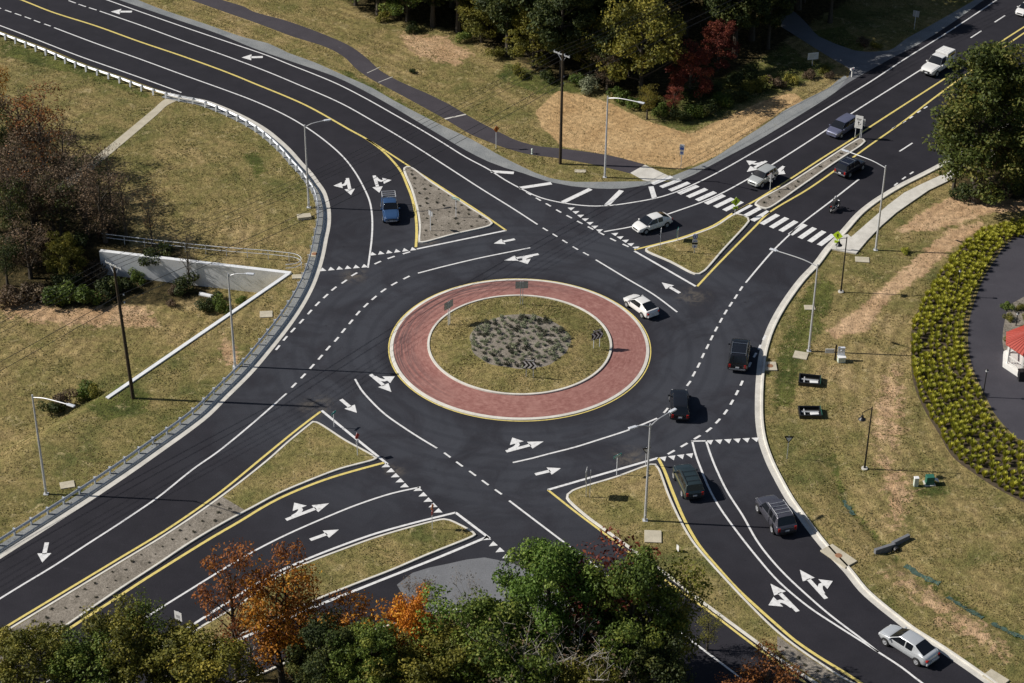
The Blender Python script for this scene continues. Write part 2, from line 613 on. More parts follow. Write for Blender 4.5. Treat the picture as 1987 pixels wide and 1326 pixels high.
M['black'] = simple('black_metal', (0.014, 0.014, 0.016), 0.4)
M['sign_white'] = simple('sign_white', (0.80, 0.80, 0.80), 0.5, var=0.03)
M['sign_black'] = simple('sign_black', (0.012, 0.012, 0.014), 0.5, var=0.03)
M['sign_teal'] = simple('sign_green', (0.03, 0.30, 0.27), 0.5, var=0.05)
M['sign_lime'] = simple('sign_lime', (0.60, 0.85, 0.03), 0.5, var=0.03)
M['sign_orange'] = simple('sign_orange', (0.65, 0.19, 0.03), 0.5, var=0.05)
M['sign_red'] = simple('sign_red', (0.55, 0.06, 0.04), 0.5, var=0.05)
M['sign_blue'] = simple('sign_blue', (0.06, 0.12, 0.45), 0.5, var=0.05)
M['pole_wood'] = make_bark('pole_wood', (0.045, 0.035, 0.025), (0.085, 0.066, 0.046))
M['wire'] = simple('wire', (0.03, 0.03, 0.032), 0.5)
M['porcelain'] = simple('insulator', (0.45, 0.46, 0.47), 0.3)
M['bark'] = make_bark('bark', (0.050, 0.042, 0.034), (0.12, 0.105, 0.085))
M['bark_pale'] = make_bark('pale_bark', (0.22, 0.20, 0.18), (0.42, 0.39, 0.35))
M['tyre'] = simple('tyre_rubber', (0.016, 0.016, 0.017), 0.85)
M['rim'] = simple('alloy_rim', (0.55, 0.56, 0.58), 0.35, 0.5)
M['glass'] = simple('car_glass', (0.010, 0.012, 0.016), 0.06, spec=0.6, var=0.0)
M['trim'] = simple('black_trim', (0.018, 0.018, 0.020), 0.55)
M['chrome'] = simple('chrome', (0.62, 0.63, 0.65), 0.18, 0.85)
M['lamp_clear'] = simple('lamp_clear', (0.75, 0.77, 0.80), 0.12)
M['lamp_red'] = simple('lamp_red', (0.38, 0.02, 0.015), 0.2)
M['plate'] = simple('number_plate', (0.70, 0.72, 0.75), 0.5)
M['roof_red'] = simple('red_metal_roof', (0.42, 0.075, 0.055), 0.5, 0.1)
M['white_wood'] = simple('white_wood', (0.78, 0.77, 0.74), 0.6, var=0.05)
M['green_box'] = simple('green_box', (0.03, 0.14, 0.10), 0.5)
M['rust'] = simple('rusty_iron', (0.30, 0.15, 0.08), 0.8)
M['mint'] = simple('pale_mint', (0.62, 0.70, 0.62), 0.5)
M['skin'] = simple('skin', (0.42, 0.27, 0.20), 0.6)
M['leather'] = simple('dark_clothing', (0.020, 0.020, 0.023), 0.7)
M['denim'] = simple('denim', (0.03, 0.04, 0.07), 0.8)
M['helmet'] = simple('helmet_shell', (0.45, 0.45, 0.47), 0.12, var=0.02, coat=0.8)
M['twig'] = simple('grass_blade', (0.13, 0.15, 0.04), 0.9)

# ------------------------------------------------------------------ ground sheet
def axis(lo, hi, step, far):
    a = list(np.arange(lo, hi + 1e-6, step)); d = step; x = hi
    while x < far: d *= 1.35; x += d; a.append(x)
    d = step; x = lo
    while x > -far: d *= 1.35; x -= d; a.insert(0, x)
    return np.array(a)


def sdf(X, Y, P):
    """signed distance, positive inside the polygon"""
    P = [(p.x, p.y) for p in P]
    D = np.full(X.shape, 1e9); inside = np.zeros(X.shape, bool)
    for (ax, ay), (bx, by) in zip(P, P[1:] + P[:1]):
        ex, ey = bx - ax, by - ay
        t = np.clip(((X - ax) * ex + (Y - ay) * ey) / (ex * ex + ey * ey + 1e-12), 0, 1)
        D = np.minimum(D, np.hypot(X - ax - t * ex, Y - ay - t * ey))
        c = ((ay > Y) != (by > Y)) & (X < ex * (Y - ay) / (ey if abs(ey) > 1e-12 else 1e-12) + ax)
        inside ^= c
    return np.where(inside, D, -D)


def gp(L): return [G(x, y) for x, y in L]
def rp(L): return [R(x, y) for x, y in L]


# outline of the carriageway
WEST = [(-260, -30), (-60, 38), (0, 60), (54, 80), (102, 98), (170, 126), (238, 149), (305, 173), (350, 185), (400, 195), (441, 210), (482, 229), (518, 250),
        (541, 268), (565, 290), (588, 316), (605, 334), (619, 353), (631, 370), (638, 390), (642, 414), (641, 440), (636, 464), (631, 491), (624, 518),
        (612, 552), (595, 586), (575, 618), (554, 647), (527, 681), (490, 725), (441, 774), (407, 808), (373, 835), (316, 876), (258, 917), (190, 963),
        (102, 1020), (0, 1085), (-100, 1150), (-320, 1285)]
SOUTH = [(-480, 1800), (-200, 1570), (200, 1430), (480, 1318), (640, 1250), (760, 1212), (850, 1187), (905, 1181), (1000, 1183), (1080, 1217), (1180, 1290), (1300, 1390), (1500, 1560), (1800, 1800)]
EAST = [(2300, 1640), (2050, 1440), (1990, 1385), (1908, 1324), (1820, 1263), (1762, 1226), (1735, 1205), (1701, 1178), (1667, 1147.5), (1637, 1110), (1603, 1074.6), (1579, 1046), (1548.5, 1005),
        (1523, 968), (1504, 934), (1487, 900), (1472, 857.5), (1466, 820), (1465, 779), (1467, 735), (1472, 691), (1480, 660), (1487, 640), (1504, 606), (1528, 569),
        (1552, 538), (1576, 513), (1601, 480), (1618, 462), (1635, 443), (1661, 414), (1686, 393.5), (1714, 375), (1746, 356.5), (1779, 340), (1813, 322.5), (1870, 290), (1990, 215), (2300, 25)]
NORTH = [(2400, -320), (2200, -190), (1990, -52), (1905, 3), (1867, 31), (1823, 61), (1772, 92), (1738, 109), (1643, 163), (1616, 183), (1535, 234), (1467, 275), (1421, 299), (1370, 326), (1323, 349),
         (1268, 355), (1251.5, 360), (1211, 366), (1156.5, 366), (1109, 361.5), (1065, 353), (1014, 336), (980, 326), (948, 314), (904, 292), (860, 266), (812.5, 237.6), (761.5, 207),
         (707, 176.5), (650, 149), (558, 117), (490, 93), (424, 66), (339, 37), (231, 0), (100, -46), (-150, -130)]

STRAW = [gp([(1082, 176), (1038, 217), (1048, 244), (1092, 285), (1184, 302), (1251, 319), (1319, 329), (1353, 319), (1387, 305), (1435, 272),
             (1520, 214), (1560, 196), (1540, 180), (1500, 188), (1440, 214), (1380, 241), (1340, 261), (1306, 251), (1252, 234), (1184, 200), (1133, 185)])]
BARE = [gp([(1900, 428), (1840, 446), (1803, 477), (1738, 532), (1657, 603), (1603, 644), (1616, 661), (1684, 644), (1725, 582), (1772, 552), (1823, 508), (1874, 467), (1920, 440)]),
        gp([(1850, 378), (1790, 408), (1735, 452), (1800, 450), (1870, 432), (1925, 415), (1995, 412), (1995, 372), (1900, 368)]),
        gp([(1690, 870), (1720, 1040), (1745, 1050), (1790, 960), (1740, 880)]),
        gp([(1700, 720), (1680, 860), (1745, 880), (1765, 800), (1750, 700)]),
        gp([(1700, 1110), (1830, 1220), (1960, 1290), (1990, 1270), (1860, 1170), (1740, 1090)]),
        gp([(0, 560), (190, 575), (280, 590), (330, 640), (150, 640), (0, 620)]),
        gp([(760, 60), (870, 70), (930, 110), (880, 130), (800, 110)]),
        gp([(430, 640), (480, 690), (440, 730), (420, 690)]),
        gp([(1200, 930), (1260, 915), (1280, 990), (1220, 1000), (1110, 975)])]
LUSH = [gp([(640, 130), (760, 215), (860, 275), (940, 320), (960, 300), (860, 245), (760, 185), (680, 140)]),
        gp([(1150, 150), (1260, 225), (1310, 255), (1345, 255), (1440, 205), (1545, 170), (1640, 130), (1560, 110), (1500, 60), (1330, 100)]),
        gp([(980, 120), (1090, 150), (1160, 160), (1150, 180), (1040, 185), (960, 150)]),
        gp([(190, 760), (290, 760), (290, 800), (200, 820), (130, 800)]),
        gp([(0, 80), (120, 110), (240, 160), (300, 185), (280, 190), (160, 150), (0, 110)]),
        gp([(1500, 700), (1530, 640), (1560, 560), (1600, 520), (1625, 560), (1600, 640), (1560, 700), (1540, 790), (1500, 790)]),
        gp([(1760, 940), (1830, 930), (1850, 960), (1780, 970)]),
        gp([(1740, 150), (1640, 50), (1560, 60), (1600, 110), (1690, 100)]),
        gp([(470, 300), (500, 290), (520, 330), (500, 350)])]
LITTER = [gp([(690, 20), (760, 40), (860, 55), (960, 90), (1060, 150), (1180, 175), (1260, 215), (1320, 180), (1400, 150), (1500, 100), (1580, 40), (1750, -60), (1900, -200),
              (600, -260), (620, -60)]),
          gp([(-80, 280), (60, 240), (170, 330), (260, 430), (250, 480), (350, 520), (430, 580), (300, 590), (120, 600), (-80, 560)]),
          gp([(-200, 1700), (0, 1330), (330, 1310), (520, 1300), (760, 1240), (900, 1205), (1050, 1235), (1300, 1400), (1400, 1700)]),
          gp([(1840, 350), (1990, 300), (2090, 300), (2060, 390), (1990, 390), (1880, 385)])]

gx = axis(-82, 82, 0.7, 1500); gy = axis(-72, 118, 0.7, 1800)
fx = lambda a, lo, hi: np.unique(np.concatenate([a, a[:-1][(a[:-1] > lo) & (a[:-1] < hi)] + 0.35]))
gx = fx(gx, -58, -18); gy = fx(gy, -12, 22)
fx2 = lambda a, lo, hi: np.unique(np.concatenate([a, a[:-1][(a[:-1] > lo) & (a[:-1] < hi)] + 0.175]))
gx = fx2(gx, -50, -20); gy = fx2(gy, 2, 20)
X, Y = np.meshgrid(gx, gy)
Z = terr(X, Y)
swale = gp([(1612, 880), (1618, 905), (1628, 940), (1640, 970), (1700, 1040), (1770, 1110), (1870, 1170), (1990, 1240)])
Ds = np.full(X.shape, 1e9)
for a, b in zip(swale, swale[1:]):
    ex, ey = b.x - a.x, b.y - a.y
    t = np.clip(((X - a.x) * ex + (Y - a.y) * ey) / (ex * ex + ey * ey), 0, 1)
    Ds = np.minimum(Ds, np.hypot(X - a.x - t * ex, Y - a.y - t * ey))
Z = Z - 0.28 * np.exp(-(Ds / 0.9) ** 2)
H_, W_ = X.shape
idx = np.arange(H_ * W_).reshape(H_, W_)
quads = np.stack([idx[:-1, :-1], idx[:-1, 1:], idx[1:, 1:], idx[1:, :-1]], -1).reshape(-1, 4)


def np_mesh(name, verts, quads):
    me = bpy.data.meshes.new(name)
    n = quads.shape[1]
    me.vertices.add(len(verts)); me.vertices.foreach_set('co', np.ascontiguousarray(verts, np.float32).ravel())
    me.loops.add(quads.size); me.loops.foreach_set('vertex_index', np.ascontiguousarray(quads, np.int32).ravel())
    me.polygons.add(len(quads))
    me.polygons.foreach_set('loop_start', np.arange(0, quads.size, n, dtype=np.int32))
    me.polygons.foreach_set('loop_total', np.full(len(quads), n, dtype=np.int32))
    me.update(calc_edges=True)
    return me


gme = np_mesh('ground', np.stack([X, Y, Z], -1).reshape(-1, 3), quads)
gme.polygons.foreach_set('use_smooth', [True] * len(gme.polygons))


def mask(polys, soft):
    m = np.zeros(X.shape)
    for P in polys: m = np.maximum(m, sstep(-soft, soft, sdf(X, Y, P)))
    return m


lushm = mask(LUSH, 1.2) * 0.9
roadd = -sdf(X, Y, gp(WEST) + gp(SOUTH) + gp(EAST) + gp(NORTH))
lushm = np.maximum(lushm, 0.42 * np.exp(-np.maximum(roadd - 0.8, 0) / 1.6) * (roadd > 0))
lushm = np.maximum(lushm, 0.8 * np.exp(-(Ds / 0.55) ** 2))
for nm, a in (('straw', mask(STRAW, 0.8)), ('bare', np.maximum(mask(BARE[:2], 1.6), np.maximum(0.80 * mask(BARE[2:5], 3.2), mask(BARE[5:], 2.0) * 0.8))), ('lush', lushm), ('litter', mask(LITTER, 2.2)), ('roadd', roadd)):
    at = gme.attributes.new(nm, 'FLOAT', 'POINT'); at.data.foreach_set('value', a.astype(np.float32).ravel())
ground = struct(link('ground', gme, M['ground']))

# ------------------------------------------------------------------ road sheets
west = catmull(rp(WEST)); south = catmull(rp(SOUTH), step=2); east = catmull(rp(EAST)); north = catmull(rp(NORTH), step=1.5)
road = struct(MB().poly(west + south + east + north, 0.0).build('road', M['asphalt']))

# gravel shoulders, paths, yard: sheets just under the edge of the asphalt
SHEETS = []


def sheet(name, L, z, mat, label_kind='structure', step=1.5, smooth=True):
    SHEETS.append(rp(L))
    P = catmull(rp(L), True, step) if smooth else rp(L)
    o = MB().poly(P, z).build(name, mat); o['kind'] = label_kind
    return o


sheet('gravel_shoulder', [(120, -60), (268, 0), (305, 15), (400, 47), (475, 73), (520, 84), (558, 102), (609, 120.5), (666.5, 146), (721, 170), (761.5, 193.5), (812.5, 220.6), (863, 246), (914, 270),
                          (965, 299), (1010, 322), (1065, 345), (1116, 353), (1156, 353), (1235, 352), (1270, 352), (1262, 364), (1211, 372), (1156, 372), (1100, 366), (1060, 358), (1000, 338), (940, 316), (850, 268), (750, 206), (640, 152),
                          (540, 116), (420, 70), (330, 40), (231, 4), (90, -44)], -0.010, M['gravel'])
sheet('gravel_shoulder', [(1290, 350), (1301, 343), (1353, 322.5), (1387, 305.5), (1438, 271.5), (1500, 231), (1518, 217), (1569, 190), (1612, 168), (1640, 146), (1650, 158), (1640, 172), (1560, 222), (1480, 272), (1400, 316), (1330, 352)], -0.010, M['gravel'])
sheet('gravel_shoulder', [(1655, 104), (1700, 100), (1725, 98), (1759, 75), (1806, 49), (1857, 20), (1891, 0), (1990, -66), (2000, -50), (1910, 8), (1830, 62), (1775, 96), (1740, 112), (1700, 112), (1660, 108)], -0.010, M['gravel'])
sheet('driveway', [(1617, 186), (1637, 160), (1650, 136), (1616, 115), (1579, 92), (1535, 64), (1505, 44), (1490, 20), (1520, 10), (1560, 40), (1589, 71), (1620, 85), (1657, 98), (1725, 101), (1772, 95), (1745, 112), (1680, 146), (1640, 172)], -0.005, M['asphalt_old'])
sheet('old_road_spur', [(905, 1187), (850, 1192), (800, 1206), (790, 1170), (770, 1135), (800, 1112), (870, 1094), (940, 1082), (992, 1092), (1030, 1110), (1080, 1140), (1120, 1180), (1130, 1232), (1080, 1217), (1000, 1183)], 0.003, M['asphalt_old'])

PATH_U = [(380, -18), (431, 0), (475, 13.6), (490, 22), (558, 41), (639, 71), (680, 90), (710.6, 112), (741, 139), (778.5, 159.5), (829, 181.6), (873.5, 203.6), (907.5, 224), (948, 246), (982, 263),
          (1000, 271.5), (1041, 283), (1092, 288.5), (1184, 302), (1251, 319)]
PATH_L = [(1224, 337), (1201, 331), (1150, 319), (1082, 307), (1024, 299), (980, 287), (948, 275), (914, 261), (863, 231), (795, 193.5), (751, 170), (724, 156), (694, 136), (666.5, 110),
          (632.5, 91.6), (568, 71), (520, 53), (490, 42), (441, 25), (370, 0), (330, -14)]
pth = MB().poly(catmull(rp(PATH_U)) + catmull(rp(PATH_L)), -0.012).build('path', M['asphalt_path']); struct(pth)
m = MB()
for a, b in (((863, 231), (904, 222)), ((734, 160), (762, 149)), ((712, 142), (738, 130))):
    m.ribbon([R(*a), R(*b)], 0.28 if a[0] > 800 else 0.10, -0.004)
m.build('joint_strip', M['concrete'], pth)
sheet('sidewalk_ramp', [(1251.5, 320), (1300.8, 343), (1268.5, 354), (1248, 350), (1222.7, 336)], 0.006, M['concrete'], smooth=False)
# concrete walk on the east corner
SW_L = [(1609, 484), (1622, 470), (1633, 459), (1645, 456.5), (1651, 462), (1668, 447.5), (1696, 423), (1723, 399.6), (1754, 376), (1786, 360), (1812, 348), (1835, 338), (1880, 314), (1990, 256)]
SW_R = [(1990, 272), (1885, 327), (1862, 339), (1835.5, 355), (1802, 371), (1767.5, 394.6), (1739, 414.5), (1711, 439), (1683, 467.6), (1661, 494)]
sw = MB().prism(rp(SW_L) + rp(SW_R), -0.03, 0.125).build('sidewalk', M['concrete']); struct(sw)
# concrete flume from the guardrail down the bank
F_U = [(343, 184), (319, 193.5), (295, 214), (183, 305.5), (150, 330), (92, 375)]
F_L = [(104, 386), (165, 342), (193.5, 317), (305.5, 222), (326, 203.6), (352, 192)]
fl = MB().poly(catmull(rp(F_U)) + catmull(rp(F_L)), 0.0).build('concrete_path', M['concrete_tan']); struct(fl)

# gutters and outer kerbs
wpart = cut(west, polylen(west[:next(i for i, p in enumerate(west) if (p - R(345, 184)).length < 1.2) + 1]), polylen(west))
_i = min(range(len(wpart)), key=lambda i: (wpart[i] - R(642, 414)).length)
sgn = 1 if offset(wpart, 1)[_i].x < wpart[_i].x else -1
g1 = MB().ribbon(offset(wpart, sgn * 0.32), 0.66, 0.006).build('gutter', M['concrete']); struct(g1)
k1 = MB().sweep(wpart, [(sgn * 0.64, -0.05), (sgn * 0.66, 0.12), (sgn * 0.86, 0.13), (sgn * 0.88, -0.05)]).build('kerb', M['concrete_kerb']); struct(k1)
v1 = MB().ribbon(offset(wpart, sgn * 1.24), 0.66, 0.015).build('gravel_strip', M['gravel'], k1)
sge = 1 if offset(east, 1)[len(east) // 2].length > east[len(east) // 2].length else -1
ie0 = 0
g2 = MB().ribbon(offset(east, sge * 0.26), 0.54, 0.006).build('gutter', M['concrete']); struct(g2)
k2 = MB().sweep(east, [(sge * 0.52, -0.05), (sge * 0.54, 0.11), (sge * 0.58, 0.13), (sge * 0.76, 0.13), (sge * 0.78, -0.05)]).build('kerb', M['concrete_kerb']); struct(k2)
spart = cut(south, polylen(south) * 0.2, polylen(south) * 0.98)
sgs = 1 if (offset(spart, 1)[5].y < spart[5].y) else -1
k3 = MB().sweep(spart, [(0, -0.05), (0, 0.12), (sgs * 0.2, 0.13), (sgs * 0.2, -0.05)]).build('kerb', M['concrete_kerb']); struct(k3)

# yard on the far right
YARD = [(2010, 445), (1956, 471), (1935, 498), (1911, 535), (1894, 576), (1880, 627), (1880, 684), (1891, 725), (1911, 766), (1928, 800), (1959, 837), (1987, 862), (2200, 1000), (2400, 700), (2250, 420)]
sheet('yard', YARD, -0.012, M['asphalt_yard'])

# ------------------------------------------------------------------ islands
def island(name, L, top_mat, height=0.13, kerb_w=0.22, extra=None):
    P = catmull(rp(L), True, 0.6)
    if area2(P) < 0: P = P[::-1]
    inner = offset(P, kerb_w, True)
    o = MB().prism(inner, -0.02, height - 0.02).build(name, top_mat); struct(o)
    MB().sweep(P, [(0.0, -0.02), (0.02, height), (kerb_w, height + 0.004), (kerb_w, -0.02)], closed=True).build('kerb', M['concrete_kerb'], o)
    if extra: extra(o, inner)
    return o


I1 = [(782.6, 327.5), (789, 324), (797, 325), (836, 353), (877, 380), (918, 407), (952, 429), (957, 435), (951, 440), (880, 457), (820, 472.5), (812, 472), (811.5, 463), (813, 445), (811, 421), (804, 390), (795.5, 363), (785, 339)]
I2 = [(1252, 484), (1279, 475.6), (1319, 465.5), (1353, 453.6), (1387, 440), (1424, 417), (1432, 416), (1453, 424), (1455, 431), (1448, 440), (1404, 487.5), (1368, 528), (1358, 534), (1348, 534), (1300, 510), (1252, 488)]
I3 = [(1098, 968), (1099, 961), (1109, 953), (1197, 925), (1262, 902), (1273, 902), (1280, 911), (1299, 961), (1319, 1005), (1346.6, 1052.5), (1380.5, 1093), (1418, 1134), (1455, 1173), (1504, 1221), (1542, 1252), (1586, 1283),
      (1637, 1316), (1720, 1364), (1690, 1388), (1620, 1352), (1559, 1314), (1518, 1287), (1467, 1249), (1421, 1215), (1353, 1164.5), (1292, 1117), (1231, 1073), (1184, 1039), (1133, 1001.6)]
I4 = [(601, 823), (606, 819), (615, 820), (673, 856), (724, 884), (733, 891), (726, 895), (660, 913), (592, 939), (541, 961), (490, 988), (441, 1014), (373, 1054), (305.5, 1099), (238, 1143), (170, 1189), (100, 1237), (0, 1303), (-160, 1410),
      (-170, 1345), (-60, 1272), (0, 1232), (34, 1211), (102, 1170), (170, 1129), (238, 1088), (322, 1037), (424, 967), (515, 896), (558, 858)]
I5 = [(853, 1009), (862, 1008), (873.6, 1010), (920, 1034), (924.5, 1039.6), (918, 1044), (829, 1080), (761.5, 1109), (694, 1135), (605, 1171), (524, 1209.5), (470, 1233), (407, 1257), (378, 1262), (366, 1250), (376, 1227), (420, 1199), (472, 1168),
      (541, 1118), (592, 1094), (660, 1068), (728, 1043.5), (795.5, 1023.5)]
I6 = [(1464, 398), (1487, 407), (1494, 405), (1560, 360), (1620, 318), (1673, 283), (1680, 276), (1676, 271), (1668, 269.5), (1655, 276), (1590, 318), (1528, 358)]


def i3_gravel(o, inner):
    P = [R(x, y) for x, y in ((1508, 1236), (1535, 1256), (1586, 1290), (1637, 1322), (1705, 1362), (1688, 1378), (1620, 1344), (1566, 1309), (1526, 1281), (1508, 1262))]
    MB().poly(P, 0.114).build('gravel_bed', M['mulch'], o)


def i4_gravel(o, inner):
    P = [R(x, y) for x, y in ((432, 966), (475, 992), (441, 1010), (373, 1050), (305, 1094), (238, 1138), (170, 1184), (100, 1231), (0, 1297), (-150, 1398), (-158, 1350), (-60, 1278), (0, 1238), (102, 1175), (238, 1093), (322, 1042))]
    MB().poly(P, 0.114).build('gravel_bed', M['mulch'], o)


isl1 = island('traffic_island', I1, M['mulch'])
isl2 = island('traffic_island', I2, M['ground'])
isl3 = island('traffic_island', I3, M['ground'], extra=i3_gravel)
isl4 = island('traffic_island', I4, M['ground'], extra=i4_gravel)
isl5 = island('traffic_island', I5, M['ground'])
isl6 = island('traffic_island', I6, M['mulch'])

# central island: sloping red apron, inner kerb, grass mound, mulch bed
RO, RI = 13.02, 9.28
ci = MB().lathe([(RI - 0.26, 0.36), (7.2, 0.50), (5.2, 0.62), (3.0, 0.74), (0, 0.82)], 96).build('central_island', M['ground'], smooth=True); struct(ci)
MB().lathe([(RO - 0.33, 0.10), (RI, 0.31)], 128).build('truck_apron', M['brick'], ci)
MB().lathe([(RO, -0.02), (RO - 0.03, 0.085), (RO - 0.34, 0.112), (RO - 0.34, 0.02)], 128).build('kerb', M['concrete_kerb'], ci)
MB().lathe([(RI + 0.0, 0.20), (RI - 0.02, 0.43), (RI - 0.24, 0.44), (RI - 0.26, 0.25)], 128).build('kerb', M['concrete_kerb'], ci)


def dome(r): return float(np.interp(r, [0, 3.0, 5.2, 7.2, RI - 0.26], [0.82, 0.74, 0.62, 0.50, 0.36]))


BEDC = Vector((0.0, 0.0, 0))
m = MB(); nb = 90
rings = []
for fr in (0, .3, .55, .8, 1.0):
    ring = []
    for k in range(nb):
        th = 2 * math.pi * k / nb
        r = (5.18 + 0.10 * math.sin(5 * th + 1) + 0.07 * math.sin(11 * th)) * fr
        ring.append(m.bm.verts.new((BEDC.x + r * math.cos(th), BEDC.y + r * math.sin(th), dome(r) + 0.035 - (0.04 if fr == 1.0 else 0))))
        if fr == 0: break
    rings.append(ring)
for k in range(nb):
    m.bm.faces.new((rings[0][0], rings[1][k], rings[1][(k + 1) % nb]))
for A, B in zip(rings[1:], rings[2:]):
    for k in range(nb): m.bm.faces.new((A[k], B[k], B[(k + 1) % nb], A[(k + 1) % nb]))
m.build('mulch_bed', M['mulch'], ci, smooth=True)

# ------------------------------------------------------------------ markings (all parts of the road)
ZM = 0.012


def line(name, L, w, mat='white', step=0.7, smooth=True, z=ZM):
    P = catmull(rp(L), False, step) if smooth else rp(L)
    return MB().ribbon(P, w, z).build(name, M[mat], road)


def dashes(name, L, w, ln, mat='white'):
    """L: picture points of dash centres"""
    C = rp(L); m = MB()
    for i, c in enumerate(C):
        a = C[max(i - 1, 0)]; b = C[min(i + 1, len(C) - 1)]
        t = (b - a).normalized() * ln / 2
        m.ribbon([c - t, c + t], w, ZM)
    return m.build(name, M[mat], road)


LW = 0.19
# west approach
line('edge_line', [(-200, -22), (0, 50), (68, 76), (153, 109), (238, 139), (305.5, 163), (352, 180)], LW)
line('lane_line', [(105, 54), (187, 85), (271.5, 115), (356, 146), (441, 176.5), (490, 195), (548, 221), (592, 246), (632.6, 275), (666.5, 305.5), (690, 336), (707, 366.6), (717, 390), (721.5, 414), (722.5, 440), (721, 467), (714, 520)], LW)
dashes('dashed_lane_line', [(92, 49), (72, 42), (54, 35), (35, 28.5), (16, 22), (-4, 15)], LW, 1.2)
line('yellow_centre_line', [(-200, -90), (41, 0), (102, 24), (187, 51), (271.5, 81.5), (356, 110), (441, 141), (490, 161), (592, 204), (680, 253), (711, 270), (741, 292), (761.5, 312), (778.5, 334), (790, 360), (799, 383.6), (806, 414), (808.5, 450), (807, 480)], 0.28, 'yellow')
line('yellow_edge_line', [(711, 270), (741, 288.5), (795.5, 324), (863, 368), (931, 412), (982, 447.5)], 0.24, 'yellow')
line('edge_line', [(809, 483.5), (982, 447.5)], 0.24, smooth=False)
line('lane_line', [(193.5, 22), (271.5, 49), (356, 80), (441, 110), (520, 140), (575, 163), (660, 200), (727.6, 237.6), (795.5, 278), (863, 321), (931, 365), (1000, 408), (1043, 436)], LW)
dashes('dashed_lane_line', [(180, 17.6), (159.5, 11), (140, 4), (118, -4)], LW, 1.4)
dashes('dotted_line', [(1058, 445.5), (1077, 457), (1096, 469), (1116.5, 482), (1137, 493)], LW, 0.85)
line('lane_line', [(1156, 504.5), (1218, 542), (1268.5, 572), (1314, 606)], LW)
line('edge_line', [(60, -52), (207, 0), (271.5, 23), (356, 52.6), (441, 81.5), (520, 108.6), (558, 124), (649.5, 161), (707, 190), (761.5, 220.6), (812.5, 249.5), (860, 278), (904, 305.5), (948, 329), (980, 349.6), (1014, 368), (1048, 383.6), (1092, 394), (1143, 400),
                   (1184, 399), (1235, 392), (1272, 385), (1306, 375), (1353, 355), (1404, 329), (1455, 300), (1535, 253), (1613, 205), (1688, 159.5), (1755.5, 115), (1823, 73), (1891, 29), (1934, 0), (2100, -110)], LW)
m = MB()
for a, b in (((953, 333), (997, 336)), ((1007, 365.5), (1070, 356)), ((1092, 393), (1146, 367)), ((1177, 399), (1206, 370)), ((1270, 385), (1263, 362))):
    m.ribbon([R(*a), R(*b)], 0.6, ZM)
m.build('hatch_marking', M['white'], road)
dashes('dotted_line', [(1026, 376), (1044.5, 387), (1064, 398), (1084, 410), (1104.5, 421), (1125, 432), (1146, 443), (1167, 453.6), (1189.5, 465.5), (1214, 476.7)], LW * 1.1, 0.85)
# north-east leg
line('lane_line', [(1172, 450), (1234.6, 438), (1287, 419), (1363.6, 392), (1401, 375), (1442, 353), (1494, 322.5), (1608, 249.5), (1642, 227), (1784, 137.5), (1850, 96)], LW)
dashes('dashed_lane_line', [(1893.8, 67), (1940, 37), (1985, 8)], LW, 2.9)
line('yellow_edge_line', [(1231, 485), (1279, 473), (1319, 462.5), (1353, 450.5), (1384, 438), (1424, 412.5)], 0.24, 'yellow')
line('yellow_edge_line', [(1424, 412.5), (1467, 388.6), (1528, 351), (1592.6, 309), (1654, 270), (1674, 256), (1823, 159.5), (1942, 81.5), (1987, 52.6), (2100, -20)], 0.24, 'yellow')
line('yellow_edge_line', [(1353, 556), (1377, 530), (1418, 487.5), (1465, 440), (1491, 414), (1569, 366.6), (1637, 319), (1684, 285), (1749, 239), (1813, 190), (1945.6, 93), (1987, 64.5), (2100, -12)], 0.24, 'yellow')
line('edge_line', [(1231, 487.5), (1350, 556)], 0.26, smooth=False)
dashes('dotted_line', [(1735, 248), (1754, 237), (1768, 228), (1783, 217), (1796, 209)], LW, 0.8)
dashes('dotted_line', [(1958, 109), (1975, 98), (1992, 87)], LW, 0.8)
line('lane_line', [(1447, 549), (1472, 519), (1500, 487), (1536, 452), (1557, 433), (1612, 391), (1667, 348)], LW)
dashes('dashed_lane_line', [(1758, 286), (1835, 236), (1905, 190)], LW, 2.9)
dashes('dotted_line', [(1738.6, 358), (1754, 346), (1769, 336)], LW, 0.8)
dashes('dotted_line', [(1292, 797), (1336.5, 744.5), (1346.5, 726), (1355.7, 709), (1364, 690.5), (1372.7, 673), (1381, 656), (1389.7, 639), (1399, 622), (1408, 606), (1418, 591), (1428, 576), (1438, 560.5)], LW * 1.1, 0.95)
# crosswalk
m = MB(); A = R(1284.5, 350); B = R(1603.5, 466)
d0 = (R(1308.5, 342.5) - R(1270.5, 357)).normalized(); d1 = (R(1618, 456) - R(1590, 477)).normalized()
for i in range(19):
    t = i / 18
    c = A.lerp(B, t); d = d0.lerp(d1, t).normalized()
    m.ribbon([c - d * 1.5, c + d * 1.5], 0.62, ZM)
m.build('crosswalk', M['white'], road)
# circulating lanes
dashes('dotted_line', [(788.7, 491), (759, 500), (733, 510), (687.5, 532.7), (668, 547), (648, 560.5), (632, 575), (616, 590), (601, 606), (585, 624), (568.4, 641), (553.5, 657), (539, 675)], LW * 1.15, 0.9)
dashes('dotted_line', [(788.7, 539), (765, 551), (744, 564), (726, 578.5), (710, 592.7), (694.7, 608), (681, 625), (666.5, 642), (653, 659), (636.6, 676), (621.7, 693.6), (605.4, 711.5), (588.4, 730), (570.4, 748)], LW * 1.15, 0.9)
line('lane_line', [(556, 764), (490, 822), (424, 876), (373, 912), (305.5, 966), (238, 1012), (170, 1056), (102, 1100), (34, 1141), (-150, 1255)], LW)
line('lane_line', [(811, 530.5), (863, 517), (931, 501), (1010, 485), (1029, 481)], LW)
line('lane_line', [(689, 736), (700.5, 756), (721, 779.5), (748, 805), (782, 829), (816, 851), (848, 870)], LW)
